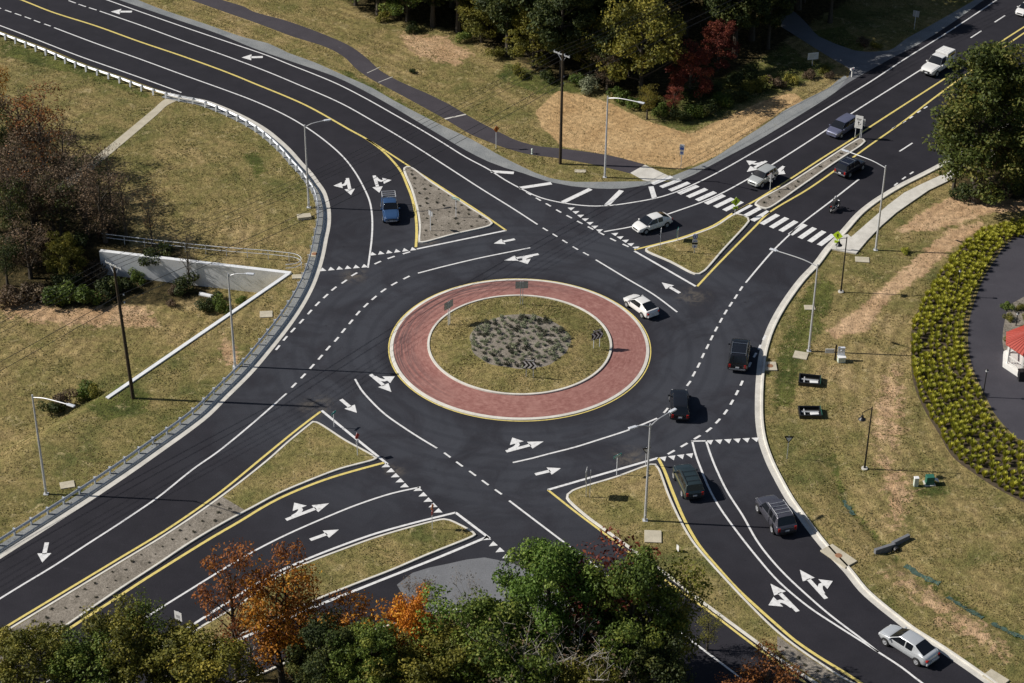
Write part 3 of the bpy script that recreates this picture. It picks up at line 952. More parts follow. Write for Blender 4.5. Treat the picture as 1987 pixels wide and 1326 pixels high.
dashes('dotted_line', [(868, 883.5), (891.5, 901), (917, 919), (941.5, 937), (967, 955)], LW, 0.95)
line('lane_line', [(988, 972), (1067, 1032), (1150, 1095), (1224, 1153), (1297, 1210), (1435, 1314), (1560, 1410)], LW)
line('lane_line', [(1275, 812), (1251.5, 822), (1217.6, 835.5), (1167, 852), (1116, 868), (1065, 881), (1031, 890), (995, 898)], LW)
dashes('dotted_line', [(1302.5, 878), (1327.5, 864), (1353, 849), (1375.5, 834.5), (1393, 817.5), (1408, 800), (1420, 781), (1430, 762.5), (1439, 744), (1455, 708), (1465, 689.5), (1474, 674), (1483, 655.5)], LW * 1.2, 0.9)
# yellow ring round the apron
MB().lathe([(RO + 0.04, ZM), (RO + 0.17, ZM)], 128).build('yellow_edge_line', M['yellow'], road)
# south-east leg
line('lane_line', [(1343, 856), (1350, 883), (1360, 910), (1374, 944), (1392, 978), (1421, 1020), (1467, 1079), (1511, 1129), (1569, 1178), (1620, 1212), (1670.6, 1244), (1704.6, 1266), (1749, 1295), (1789.5, 1326), (1900, 1400)], LW)
line('lane_line', [(1370, 856), (1380, 886), (1391, 913), (1411, 954), (1441.6, 1001.6), (1467, 1047), (1491, 1079.6), (1525, 1117), (1569, 1158), (1609.6, 1193), (1643.5, 1219), (1677, 1244), (1704.6, 1266)], LW)
line('lane_line', [(1341, 856.5), (1372, 856)], LW, smooth=False)
line('yellow_edge_line', [(1277, 889), (1289, 913), (1306, 957), (1329.6, 1012), (1357, 1059), (1394, 1103), (1431.5, 1144), (1467, 1177), (1504, 1210), (1542, 1242.6), (1586, 1273), (1630, 1300), (1671, 1326), (1760, 1380)], 0.28, 'yellow')
line('yellow_edge_line', [(1063, 951), (1116, 993), (1184, 1044), (1268.5, 1110), (1319, 1146), (1387, 1195), (1438, 1234), (1500, 1280), (1600, 1352)], 0.22, 'yellow')
line('edge_line', [(1063, 951), (1277, 889)], 0.26, smooth=False)
# south-west leg
line('yellow_edge_line', [(622, 799), (575, 835), (510, 888), (424, 958), (322, 1029), (238, 1080), (170, 1121), (102, 1162), (34, 1203), (0, 1224), (-160, 1325)], 0.24, 'yellow')
line('yellow_edge_line', [(746, 898), (694, 912), (643, 927), (592, 945.6), (541, 968), (506, 987), (472, 1008), (407, 1046), (339, 1088), (271.5, 1130.6), (204, 1175), (136, 1219), (0, 1309), (-160, 1418)], 0.28, 'yellow')
line('edge_line', [(624, 797), (680, 843), (752, 901)], 0.26, smooth=False)
line('lane_line', [(816, 945.6), (761.5, 957.5), (694, 979.5), (626, 1007), (558, 1037), (500, 1066), (441, 1100), (373, 1142), (312, 1180), (190, 1260), (60, 1345), (-60, 1425)], LW)
line('edge_line', [(884, 995), (795.5, 1017), (728, 1036), (660, 1060), (588, 1088.5), (534, 1113), (480, 1144), (420, 1183), (366, 1218), (200, 1330), (60, 1425)], 0.24)
line('edge_line', [(946, 1042), (863, 1077), (789, 1106.5), (707, 1139), (605, 1180), (524, 1215), (440, 1252), (360, 1290), (250, 1350)], 0.28)
line('edge_line', [(884, 995), (950, 1045)], 0.26, smooth=False)


def yield_row(L, pts_dir, size=0.72):
    """row of yield triangles: L centres, pts_dir picture vector towards the waiting driver"""
    m = MB(); C = rp(L)
    for i, c in enumerate(C):
        a = C[max(i - 1, 0)]; b = C[min(i + 1, len(C) - 1)]
        s = (b - a).normalized() * 0.36
        x, y = L[i]
        d = (R(x + pts_dir[0], y + pts_dir[1]) - c); d = d - s.normalized() * d.dot(s.normalized())
        d = d.normalized() * size
        v = [c - s - d * .5, c + s - d * .5, c + d * .5]
        m.faces([(q.x, q.y, ZM) for q in v], [(0, 1, 2)])
    return m.build('yield_line', M['white'], road)


def lerpx(a, b, n): return [(a[0] + (b[0] - a[0]) * i / (n - 1), a[1] + (b[1] - a[1]) * i / (n - 1)) for i in range(n)]


yield_row(lerpx((626, 523), (707, 516), 6), (-3, -20))
yield_row(lerpx((723, 492.5), (801, 483), 6), (-6, -20))
yield_row(lerpx((1110, 404.5), (1165, 447), 7), (20, -8))
yield_row(lerpx((1195, 454), (1236, 480.5), 5), (20, -8))
yield_row(lerpx((747, 905), (783, 944), 5), (-25, 8))
yield_row(lerpx((809, 951), (848, 993), 5), (-25, 8))
yield_row(lerpx((942, 1046), (981, 1081), 4), (-25, 9))
yield_row(lerpx((1288, 891.5), (1340, 885), 4), (6, 25))
yield_row(lerpx((1378, 859), (1467, 854), 6), (6, 25))


def arrow(tail, tip, side=None, w=1.0, double=False):
    """painted lane arrow from tail to tip; side: picture point of a second, curved head"""
    a = R(*tail); b = R(*tip)
    f = (b - a); Ln = f.length; f.normalize(); n = Vector((-f.y, f.x, 0))
    m = MB()

    def P(u, v): q = a + f * u + n * v; return (q.x, q.y, ZM)
    hl = min(1.35, Ln * 0.42); sw_ = 0.19 * w; hw = 0.60 * w
    m.faces([P(0, -sw_), P(Ln - hl, -sw_), P(Ln - hl, sw_), P(0, sw_)], [(0, 1, 2, 3)])
    m.faces([P(Ln - hl - 0.10, -hw), P(Ln, 0), P(Ln - hl - 0.10, hw)], [(0, 1, 2)])
    if side:
        s = R(*side) - a; su = s.dot(f); sv = s.dot(n); sg = 1 if sv > 0 else -1; av = abs(sv)
        u0 = max(0.35, su - 1.1)
        hd = min(1.0, av * 0.6)
        pts = [Vector((u0, 0.1)), Vector((u0 + (su - u0) * 0.55, (av - hd) * 0.30)), Vector((su - 0.02, (av - hd) * 0.72)), Vector((su, av - hd + 0.02))]
        pl = catmull([p.to_3d() for p in pts], False, 0.15)
        N = normals2(pl)
        Lq = [P((p + q * 0.2 * w).x, (p + q * 0.2 * w).y * sg) for p, q in zip(pl, N)]
        Rq = [P((p - q * 0.2 * w).x, (p - q * 0.2 * w).y * sg) for p, q in zip(pl, N)]
        Lq = [(x, y, ZM + 0.003) for x, y, z in Lq]; Rq = [(x, y, ZM + 0.003) for x, y, z in Rq]
        vs = Lq + Rq; k = len(Lq)
        m.faces(vs, [(i, i + 1, k + i + 1, k + i) for i in range(k - 1)])
        q = [P(su - 0.72 * w, sg * (av - hd)), P(su + 0.72 * w, sg * (av - hd)), P(su, sg * av)]
        m.faces([(x, y, ZM + 0.006) for x, y, z in q], [(0, 1, 2)])
    bmesh.ops.recalc_face_normals(m.bm, faces=m.bm.faces[:])
    for fc in m.bm.faces:
        if fc.normal.z < 0: fc.normal_flip()
    return m.build('turn_arrow', M['white'], road, recalc=False)


def zz(ox, oy, x, y): return (ox + x / 2.9462, oy + y / 2.9462)


arrow((256, 23), (215, 23), w=1.5)
arrow((510, 111), (469, 112), w=1.5)
arrow((674, 346), (681, 379), (647, 361))
arrow((726, 341), (736, 374.5), (760, 350))
arrow((999, 464.5), (958, 473))
arrow((1045, 493.5), (978, 506), (1024, 513))
arrow((719, 727), (759.5, 761), (766, 731))
arrow((661.5, 775.5), (692.5, 801.5))
arrow((982, 876.5), (1055, 857), (994, 849.5))
arrow((1038.5, 921), (1088.5, 909))
arrow((1319, 569), (1284, 548.5))
arrow((555, 1009), (638.5, 977), (571, 976))
arrow((602, 1048), (657.5, 1028))
arrow((91, 1053), (82, 1092))
arrow((1487, 313), (1449, 334), (1448, 312))
arrow((1521, 323), (1487, 348), (1524, 338))
arrow((1548, 1187), (1495, 1133), (1491, 1175))
arrow((1603, 1162), (1552, 1106), (1616, 1128))

# ------------------------------------------------------------------ vehicles
def quad_lerp(Q, u, v):
    """Q: bottom-left, bottom-right, top-right, top-left"""
    return (Q[0].lerp(Q[1], u)).lerp(Q[3].lerp(Q[2], u), v)


def pane(Q, u0, u1, v0, v1, out, th=0.012, skew=(0, 0)):
    m = MB()
    P = [quad_lerp(Q, u0, v0), quad_lerp(Q, u1, v0), quad_lerp(Q, u1 + skew[1], v1), quad_lerp(Q, u0 + skew[0], v1)]
    n = (P[1] - P[0]).cross(P[3] - P[0]).normalized()
    if n.dot(out) < 0: n = -n
    a = [p + n * th for p in P]; b = [p - n * 0.03 for p in P]
    m.faces(a + b, [(0, 1, 2, 3), (7, 6, 5, 4), (0, 4, 5, 1), (1, 5, 6, 2), (2, 6, 7, 3), (3, 7, 4, 0)])
    return m


def make_wheel(root, x, y, r, w, rimmat):
    s = 1 if y > 0 else -1
    rot = Matrix.Translation((x, y, r)) @ Matrix.Rotation(math.radians(-90 * s), 4, 'X')
    wl = MB().lathe([(r * 1.17, -0.02), (r * 1.17, 0.012)], 20, rot, True, True).build('wheel', M['trim'], root)
    MB().lathe([(r * 0.62, w * 0.5 - 0.06), (r * 0.64, w * 0.5), (r * 0.92, w * 0.5), (r, w * 0.5 - 0.04), (r, -w * 0.5)], 22,
               rot @ Matrix.Translation((0, 0, -w * 0.5 + 0.055)), True, True).build('tyre', M['tyre'], wl, smooth=False)
    m = MB()
    T = rot @ Matrix.Translation((0, 0, 0.035))
    m.lathe([(0, 0.012), (r * 0.20, 0.02), (r * 0.22, -0.015), (r * 0.52, -0.015), (r * 0.56, 0.022), (r * 0.66, 0.025), (r * 0.66, -0.03)], 20, T)
    for k in range(5):
        a = k * 2 * math.pi / 5
        m.box((r * 0.38, 0, 0.004), (r * 0.4, r * 0.13, 0.03), T @ Matrix.Rotation(a, 4, 'Z'))
    m.build('rim', rimmat, wl)
    return wl


def make_vehicle(name, label, cat, c, head, P, group=None, scale=1.0):
    """P: dict of proportions; the car is built nose towards +x on the ground, then turned along the lane"""
    c = R(*c, 0.0) if not isinstance(c, Vector) else c
    px, py = proj(c)
    d = R(px + head[0] * .5, py + head[1] * .5) - R(px - head[0] * .5, py - head[1] * .5)
    root = thing(name, label, cat, (c.x, c.y, ZM * 0.3), math.atan2(d.y, d.x), group)
    root.scale = (scale,) * 3
    g = P.get
    L, W = P['L'], P['W']; hw = W / 2; hl = L / 2
    zb = g('zb', 0.22); belt = P['belt']; roof = P['roof']; hood = P['hood']; deck = g('deck', belt)
    nose = g('nose', hood * 0.80)
    xw, xr1, xr2, xb = P['xw'], P['xr1'], P['xr2'], P['xb']
    wr = g('wr', 0.78) * hw; wb = g('wb', 0.97) * hw
    paint = P['paint']; tail = g('tail', deck * 0.97); sed = bool(g('sedan')); rb = deck if sed else belt
    box = g('boxy', 0.0)
    bm = bmesh.new(); cr = bm.edges.layers.float.new('crease_edge')

    def ring(x, w, zlow, zsh, wg, zg, wt_, zt, zr):
        """half section: floor, sill, flank, shoulder, glass foot, glass head, roof rail, roof"""
        h = [(0, zlow), (w * 0.80, zlow), (w * 0.97, zlow + 0.10), (w, zlow + (zsh - zlow) * 0.52), (w * 0.975, zsh - 0.03), (wg, zg), (wt_ + 0.012, zt - 0.05), (wt_ - 0.02, zt), (wt_ * 0.60, zr), (0, zr + 0.012)]
        return [bm.verts.new((x, y, z)) for y, z in h] + [bm.verts.new((x, -y, z)) for y, z in h[-2:0:-1]]

    def low(x, w, zlow, zt):      # bonnet and boot sections carry no cabin
        return ring(x, w, zlow, zt - 0.02, w * 0.93, zt, w * 0.80, zt + 0.015, zt + 0.025)
    B_ = []                        # (ring, zone of the strip that follows)
    nr = g('nr', (0.62, 0.80, 0.94))
    B_.append((low(hl, hw * nr[0], zb + 0.16, nose * 0.78), 'n'))
    B_.append((low(hl - 0.05, hw * nr[1], zb + 0.04, nose * 0.92), 'n'))
    B_.append((low(hl - 0.26, hw * nr[2], zb, nose + (hood - nose) * 0.30), 'n'))
    B_.append((low(hl - 0.75, hw, zb, hood - 0.035), 'n'))
    B_.append((low(xw + 0.10, hw, zb, hood), 'n'))
    cab = lambda x, zt, k=1.0: ring(x, hw, zb, belt, wb * 0.965, belt + 0.02, wr * k, zt - 0.03, zt)
    B_.append((ring(xw, hw, zb, belt, wb * 0.965, belt + 0.0, wb * 0.93, belt + 0.015, belt + 0.02), 'w'))
    B_.append((cab(xr1, roof - 0.035, 0.97), 's'))
    px_ = [xr1 + (xr2 - xr1) * q for q in g('pillars', (0.42,))]
    wb = wb * 1.0
    for q in px_:
        B_.append((cab(q + 0.045, roof), 'p')); B_.append((cab(q - 0.045, roof), 's'))
    xe = xr2 + (0.10 if sed else 0.16)
    B_.append((cab(xe, roof - (0.02 if sed else 0.01), 0.985), 'p'))
    B_.append((cab(xr2, roof - 0.045, 0.97), 'r'))
    B_.append((ring(xb, hw * 0.99, zb, rb if sed else belt, wb * 0.95, rb + 0.01, wb * (0.86 if sed else 0.90), rb + 0.03, rb + 0.035), 'n'))
    if sed or xb > -hl + 0.6:
        B_.append((low(min(xb - 0.12, -hl + 0.55), hw * 0.98, zb, deck), 'n'))
        B_.append((low(-hl + 0.16, hw * 0.90, zb + 0.02, tail), 'n'))
    else:
        B_.append((low(-hl + 0.06, hw * 0.955, zb + 0.02, rb * 0.90), 'n'))
    B_.append((low(-hl + 0.005, hw * (0.70 if sed else 0.88), zb + 0.10, (tail if sed or xb > -hl + 0.6 else rb) * 0.80), 'n'))
    k = len(B_[0][0])
    for (A, zone), (Bq, _z) in zip(B_, B_[1:]):
        for j in range(k):
            f = bm.faces.new((A[j], A[(j + 1) % k], Bq[(j + 1) % k], Bq[j]))
            jj = min(j, k - 1 - j)
            if zone == 'w' and jj in (7, 8): f.material_index = 1
            elif zone == 'r' and jj in (7, 8): f.material_index = 2
            elif zone in ('s', 'w') and jj == 5: f.material_index = 3 if j == 5 else 4
    bm.faces.new(B_[0][0]); bm.faces.new(B_[-1][0][::-1])
    cv = bm.verts.layers.float.new('crease_vert')
    for v in bm.verts:
        ms = {f.material_index for f in v.link_faces}
        if len(ms) > 1: v[cv] = 0.85
    for e in bm.edges:
        x0 = e.verts[0].co; x1 = e.verts[1].co
        m0, m1 = [f.material_index for f in e.link_faces[:2]] if len(e.link_faces) == 2 else (0, 0)
        e[cr] = 1.0 if m0 != m1 else (box if abs(x0.x - x1.x) > 0.02 else box * 0.7)
    bmesh.ops.recalc_face_normals(bm, faces=bm.faces[:])
    for f in bm.faces: f.smooth = True
    me = bpy.data.meshes.new('cage'); bm.to_mesh(me); bm.free()
    for _ in range(5): me.materials.append(paint)
    tmp = bpy.data.objects.new('cage', me); COL.objects.link(tmp)
    tmp.modifiers.new('s', 'SUBSURF').levels = 2
    dg = bpy.context.evaluated_depsgraph_get(); dg.update()
    ev = tmp.evaluated_get(dg); em = bpy.data.meshes.new_from_object(ev)
    bpy.data.objects.remove(tmp); bpy.data.meshes.remove(me)
    for mi, nm_ in ((0, 'body'), (1, 'windshield'), (2, 'rear_window'), (3, 'side_window'), (4, 'side_window')):
        b2 = bmesh.new(); b2.from_mesh(em)
        bmesh.ops.delete(b2, geom=[f for f in b2.faces if f.material_index != mi], context='FACES')
        if mi:
            for v in b2.verts: v.co += v.normal * 0.004
        for f in b2.faces: f.material_index = 0; f.smooth = True
        if mi in (3, 4):          # one pane per door
            isl = []
            todo = set(b2.faces)
            while todo:
                st_ = [todo.pop()]; comp = list(st_)
                while st_:
                    f = st_.pop()
                    for e in f.edges:
                        for q in e.link_faces:
                            if q in todo: todo.discard(q); st_.append(q); comp.append(q)
                isl.append([[v.co.copy() for v in f.verts] for f in comp])
            b2.free()
            for comp in isl:
                b3 = bmesh.new(); vm = {}
                for f in comp:
                    q = b3.faces.new([vm.setdefault(tuple(round(c_, 5) for c_ in co), None) or vm.__setitem__(tuple(round(c_, 5) for c_ in co), b3.verts.new(co)) or vm[tuple(round(c_, 5) for c_ in co)] for co in f]); q.smooth = True
                m3 = bpy.data.meshes.new(nm_); b3.to_mesh(m3); b3.free(); link(nm_, m3, M['glass'], root)
        else:
            m3 = bpy.data.meshes.new(nm_); b2.to_mesh(m3); b2.free(); link(nm_, m3, paint if mi == 0 else M['glass'], root)
    bpy.data.meshes.remove(em)
    # lamps, bumpers, mirrors
    for s in (1, -1):
        MB().box((hl - 0.24, s * hw * 0.68, nose * 0.86), (0.32, hw * 0.28, 0.13), None, 0.02).build('headlight', M['lamp_clear'], root)
        MB().box((-hl + 0.10, s * hw * 0.76, tail * 0.78), (0.20, hw * 0.22, g('tl', 0.18)), None, 0.02).build('taillight', M['lamp_red'], root)
        mm = MB().box((xw - 0.18, s * (hw + 0.10), belt + 0.02), (0.14, 0.20, 0.15), None, 0.03)
        mm.build('wing_mirror', g('mirror', paint), root)
    bm_ = g('bumper', M['trim'])
    MB().box((hl - 0.05, 0, zb + 0.20), (0.14, W * 0.70, 0.18), None, 0.03).build('front_bumper', bm_, root)
    MB().box((-hl + 0.06, 0, zb + 0.22), (0.16, W * 0.82, 0.18), None, 0.03).build('rear_bumper', g('rbumper', bm_), root)
    MB().box((hl - 0.015, 0, nose * 0.76), (0.09, hw * 0.9, 0.16), None, 0.015).build('grille', g('grille', M['trim']), root)
    MB().box((-hl - 0.005, 0, tail * 0.66), (0.03, 0.36, 0.15)).build('number_plate', M['plate'], root)
    if g('fplate'): MB().box((hl + 0.03, 0, zb + 0.26), (0.03, 0.36, 0.13)).build('number_plate', M['plate'], root)
    # wheels
    wr_ = g('wheel', 0.33)
    for x in (g('fa', hl - 0.88), g('ra', -hl + 0.92)):
        for s in (1, -1): make_wheel(root, x, s * (hw - 0.015), wr_, 0.22, g('rims', M['rim']))
    if g('rails'):
        for s in (1, -1):
            MB().tube([(xr1 - 0.25, s * (wr - 0.08), roof - 0.01), (xr1 - 0.35, s * (wr - 0.08), roof + 0.06), (xr2 + 0.3, s * (wr - 0.08), roof + 0.06), (xr2 + 0.15, s * (wr - 0.08), roof - 0.01)], 0.022, 6).build('roof_rail', g('railm', M['trim']), root)
        for x in np.linspace(xr1 - 0.55, xr2 + 0.45, g('bars', 2)):
            MB().tube([(x, -wr + 0.08, roof + 0.055), (x, wr - 0.08, roof + 0.055)], 0.02, 6).build('roof_bar', g('railm', M['trim']), root)
    return root


PB = {k: paintwork('car_paint_' + k, c, mt, ro) for k, c, mt, ro in (
    ('blue', (0.04, 0.095, 0.22), 0.25, 0.3), ('white', (0.80, 0.80, 0.79), 0, 0.3), ('silver_grey', (0.56, 0.58, 0.57), 0.3, 0.35), ('slate', (0.17, 0.18, 0.27), 0.35, 0.3),
    ('navy', (0.018, 0.020, 0.035), 0.3, 0.28), ('black', (0.010, 0.010, 0.012), 0, 0.22), ('green', (0.034, 0.052, 0.058), 0.3, 0.3), ('grey', (0.10, 0.10, 0.125), 0.4, 0.3),
    ('silver', (0.62, 0.65, 0.68), 0.35, 0.3))}
SEDAN = dict(L=4.75, W=1.80, hood=0.95, nose=0.74, belt=0.93, roof=1.53, deck=1.06, sedan=True, xw=1.30, xr1=0.42, xr2=-1.02, xb=-1.98, wr=0.73, nr=(0.42, 0.70, 0.91), wheel=0.33, pillars=(0.45,))
COUPE = dict(L=4.45, W=1.76, hood=0.92, nose=0.72, belt=0.91, roof=1.48, deck=1.04, sedan=True, xw=1.18, xr1=0.32, xr2=-0.90, xb=-1.92, wr=0.72, nr=(0.40, 0.68, 0.90), wheel=0.32, pillars=())
SUV = dict(L=4.60, W=1.84, hood=1.06, nose=0.88, belt=1.08, roof=1.75, xw=1.02, xr1=0.48, xr2=-1.85, xb=-2.18, wr=0.80, wheel=0.37, zb=0.28, tl=0.34, pillars=(0.36, 0.70), boxy=0.35)
BIGSUV = dict(SUV, L=5.15, W=2.0, hood=1.15, nose=0.98, belt=1.18, roof=1.92, xw=1.10, xr1=0.62, xr2=-2.20, xb=-2.48, wr=0.82, wheel=0.40, zb=0.32, fa=1.62, ra=-1.5, boxy=0.55)
MINIVAN = dict(SUV, L=4.9, W=1.92, hood=1.02, nose=0.86, belt=1.06, roof=1.74, xw=1.42, xr1=0.62, xr2=-2.05, xb=-2.35, wr=0.80, wheel=0.34, zb=0.22)

make_vehicle('sedan', 'white sedan waiting at the yield line beside the north-east grass island', 'car', (1265, 442), (-70, 23), dict(SEDAN, paint=PB['white'], bumper=PB['white']), 'vehicles on the roundabout', 0.97)
make_vehicle('sedan', 'silver sedan driving up the south-east approach along the kerb', 'car', (1761, 1262), (-55, -35), dict(SEDAN, paint=PB['silver'], bumper=PB['silver'], L=4.85), 'vehicles on the roundabout', 1.06)
make_vehicle('coupe', 'small white two-door car circling close to the red apron', 'car', (1243, 602), (-46, -33), dict(COUPE, paint=PB['white'], bumper=PB['white']), 'vehicles on the roundabout', 0.97)
make_vehicle('compact_suv', 'silver grey compact SUV stopped on the white arrow before the crosswalk', 'car', (1479, 353), (-52, 31), dict(SUV, L=4.35, paint=PB['silver_grey'], bumper=PB['silver_grey'], roof=1.70, xr2=-1.75, xb=-2.05), 'vehicles on the roundabout', 0.93)
make_vehicle('minivan', 'slate purple minivan beside the white sign at the median tip', 'minivan', (1633, 256), (-52, 32), dict(MINIVAN, paint=PB['slate'], bumper=PB['slate'], grille=M['chrome']), 'vehicles on the roundabout', 0.95)
make_vehicle('suv', 'dark navy SUV leaving past the gravel median on the north-east road', 'car', (1649, 333), (52, -31), dict(SUV, paint=PB['navy'], bumper=PB['navy'], rails=True, rbumper=M['chrome'], railm=M['chrome']), 'vehicles on the roundabout', 0.93)
make_vehicle('large_suv', 'long boxy black SUV next to the east kerb', 'car', (1433.5, 699), (8, -55), dict(BIGSUV, paint=PB['black'], rails=True, railm=M['chrome'], rbumper=M['chrome']), 'vehicles on the roundabout', 0.99)
make_vehicle('suv', 'rounded black SUV with red tail lamps beside the lamp head', 'car', (1318, 795), (-2, -50), dict(SUV, L=4.6, roof=1.64, belt=1.00, hood=0.96, boxy=0.08, wr=0.75, paint=PB['black'], bumper=PB['black']), 'vehicles on the roundabout', 1.0)
make_vehicle('estate_car', 'dark green boxy four-wheel drive entering from the south-east yield line', 'car', (1334, 945), (-16.2, -34.7), dict(SUV, L=4.45, W=1.78, roof=1.68, paint=PB['green'], rails=True, bars=3, railm=M['trim'], xr2=-1.90, xb=-2.10, boxy=0.6), 'vehicles on the roundabout', 1.05)
make_vehicle('suv', 'dark grey SUV with a roof rack hugging the south-east kerb', 'car', (1503.5, 1010), (-27, -38.5), dict(SUV, L=4.75, W=1.88, roof=1.80, paint=PB['grey'], rails=True, bars=4, railm=M['alu']), 'vehicles on the roundabout', 1.08)
make_vehicle('sedan', 'white car cut by the top right edge of the picture', 'car', (1992, 24), (-176, 112), dict(SEDAN, paint=PB['white'], bumper=PB['white']), 'vehicles on the roundabout', 0.92)


def pickup(name, label, c, head, paint, scale, topper):
    P = dict(L=5.2, W=1.88, hood=1.08, nose=0.92, belt=1.12, roof=1.78, xw=0.95, xr1=0.42, xr2=-0.42 if not topper else -0.50, xb=-0.62, wr=0.80, wheel=0.38, zb=0.32, deck=1.05, tail=1.02,
             paint=paint, bumper=M['chrome'] if not topper else M['trim'], fplate=True, pillars=() if topper else (0.5,), boxy=0.5, fa=1.68, ra=-1.62)
    if not topper: P.update(xr2=-0.65, xb=-0.85)
    else: P.update(roof=1.92)
    r = make_vehicle(name, label, 'pickup truck', c, head, P, 'vehicles on the roundabout', scale)
    if topper:
        t = MB(); b = t.bm
        lo = [(-0.66, 0.90, 1.02), (-0.66, -0.90, 1.02), (-2.56, -0.88, 1.02), (-2.56, 0.88, 1.02)]
        hi = [(-0.68, 0.84, 2.04), (-0.68, -0.84, 2.04), (-2.48, -0.83, 2.04), (-2.48, 0.83, 2.04)]
        v = [[b.verts.new(p) for p in q] for q in (lo, hi)]
        for j in range(4): b.faces.new((v[0][j], v[0][(j + 1) % 4], v[1][(j + 1) % 4], v[1][j]))
        b.faces.new(v[1]); b.faces.new(v[0][::-1])
        bmesh.ops.bevel(b, geom=b.edges[:], offset=0.04, segments=2, affect='EDGES')
        o = t.build('truck_topper', paint, r); smooth_angle(o)
        m = MB()
        for x in (-0.95, -1.35, -1.75, -2.15): m.box((x, 0, 2.052), (0.05, 1.3, 0.02))
        m.build('roof_rib', M['white_wood'], o)
        for s in (1, -1):
            Q = [Vector((-0.66, s * 0.90, 1.02)), Vector((-2.56, s * 0.88, 1.02)), Vector((-2.48, s * 0.83, 2.04)), Vector((-0.68, s * 0.84, 2.04))]
            pane(Q, 0.10, 0.88, 0.48, 0.86, Vector((0, s, 0.1))).build('side_window', M['glass'], o)
    else:
        MB().box((-1.72, 0, 1.066), (1.5, 1.5, 0.02)).build('cargo_bed', M['trim'], r)
        m = MB()
        for x in (-0.98, -2.4):
            for s in (1, -1): m.tube([(x, s * 0.78, 1.03), (x, s * 0.78, 1.72)], 0.035, 6)
        for s in (1, -1): m.tube([(-0.92, s * 0.78, 1.72), (-2.46, s * 0.78, 1.72)], 0.035, 6)
        for x in (-0.98, -1.45, -1.92, -2.4): m.tube([(x, -0.78, 1.74), (x, 0.78, 1.74)], 0.035, 6)
        m.build('ladder_rack', M['alu'], r)
    return r


pickup('pickup_truck', 'blue pickup with a silver ladder rack approaching from the north-west', (757, 416), (7, 48), PB['blue'], 0.96, False)
pickup('pickup_truck', 'white pickup with a canopy over its bed beside the big tree', (1818, 136), (-176, 112), PB['white'], 1.08, True)


# motorcycle and rider
def skin_body(name, joints, bones, radii, mat, parent, root_i=0):
    me = bpy.data.meshes.new(name)
    me.from_pydata([Vector(j) for j in joints], bones, [])
    o = link(name, me, mat, parent)
    md = o.modifiers.new('skin', 'SKIN'); md.use_smooth_shade = True
    sv = me.skin_vertices[0].data
    for i, r in enumerate(radii):
        sv[i].radius = (r, r) if not isinstance(r, tuple) else r
        sv[i].use_root = (i == root_i)
    o.modifiers.new('sub', 'SUBSURF').levels = 1
    o.modifiers['sub'].render_levels = 2
    return o


mc = R(1619, 408); dd = R(1629, 401) - R(1609, 415); mrz = math.atan2(dd.y, dd.x)
mt = thing('motorcycle', 'black motorcycle with its rider leaving past the east crosswalk', 'motorcycle', (mc.x, mc.y, 0.004), mrz, 'vehicles on the roundabout')
for x in (0.78, -0.74):
    rot = Matrix.Translation((x, 0, 0.33)) @ Matrix.Rotation(math.radians(90), 4, 'X')
    wl = MB().lathe([(0.24, -0.05), (0.24, 0.05), (0.31, 0.065), (0.33, 0), (0.31, -0.065), (0.24, -0.05)], 24, rot).build('tyre', M['tyre'], mt)
    m = MB().lathe([(0, 0.05), (0.05, 0.05), (0.05, -0.05), (0, -0.05)], 12, rot)
    for k in range(6): m.box((0.14, 0, 0), (0.2, 0.025, 0.03), rot @ Matrix.Rotation(k * math.pi / 3, 4, 'Z'))
    m.build('rim', M['rim'], wl)
m = MB(); m.box((0.22, 0, 0.78), (0.55, 0.30, 0.24), None, 0.09); m.build('fuel_tank', M['black'], mt, smooth=True)
MB().box((-0.35, 0, 0.76), (0.75, 0.27, 0.12), None, 0.05).build('seat', M['leather'], mt)
MB().box((0.05, 0, 0.46), (0.55, 0.34, 0.36), None, 0.06).build('engine', M['galv'], mt)
MB().tube([(0.78, 0.08, 0.33), (0.58, 0.08, 0.95)], 0.03, 6).tube([(0.78, -0.08, 0.33), (0.58, -0.08, 0.95)], 0.03, 6).build('fork', M['chrome'], mt)
MB().tube([(0.40, 0.40, 1.02), (0.55, 0.22, 1.06), (0.58, 0, 1.02), (0.55, -0.22, 1.06), (0.40, -0.40, 1.02)], 0.018, 6).build('handlebar', M['chrome'], mt)
MB().tube([(0.1, -0.17, 0.35), (-0.3, -0.21, 0.33), (-0.85, -0.22, 0.40)], [0.03, 0.045, 0.05], 8).build('exhaust_pipe', M['chrome'], mt)
MB().lathe([(0, 0.06), (0.07, 0.05), (0.09, 0), (0.05, -0.08)], 14, Matrix.Translation((0.74, 0, 0.90)) @ Matrix.Rotation(math.radians(90), 4, 'Y')).build('headlight', M['lamp_clear'], mt)
MB().box((-0.80, 0, 0.78), (0.12, 0.14, 0.10), None, 0.02).build('taillight', M['lamp_red'], mt)
for s in (1, -1): MB().box((-0.62, s * 0.24, 0.62), (0.48, 0.16, 0.30), None, 0.05).build('saddlebag', M['leather'], mt)
pr = thing('person', 'motorcycle rider in dark jacket and shiny grey helmet', 'person', (mc.x, mc.y, 0.004), mrz)
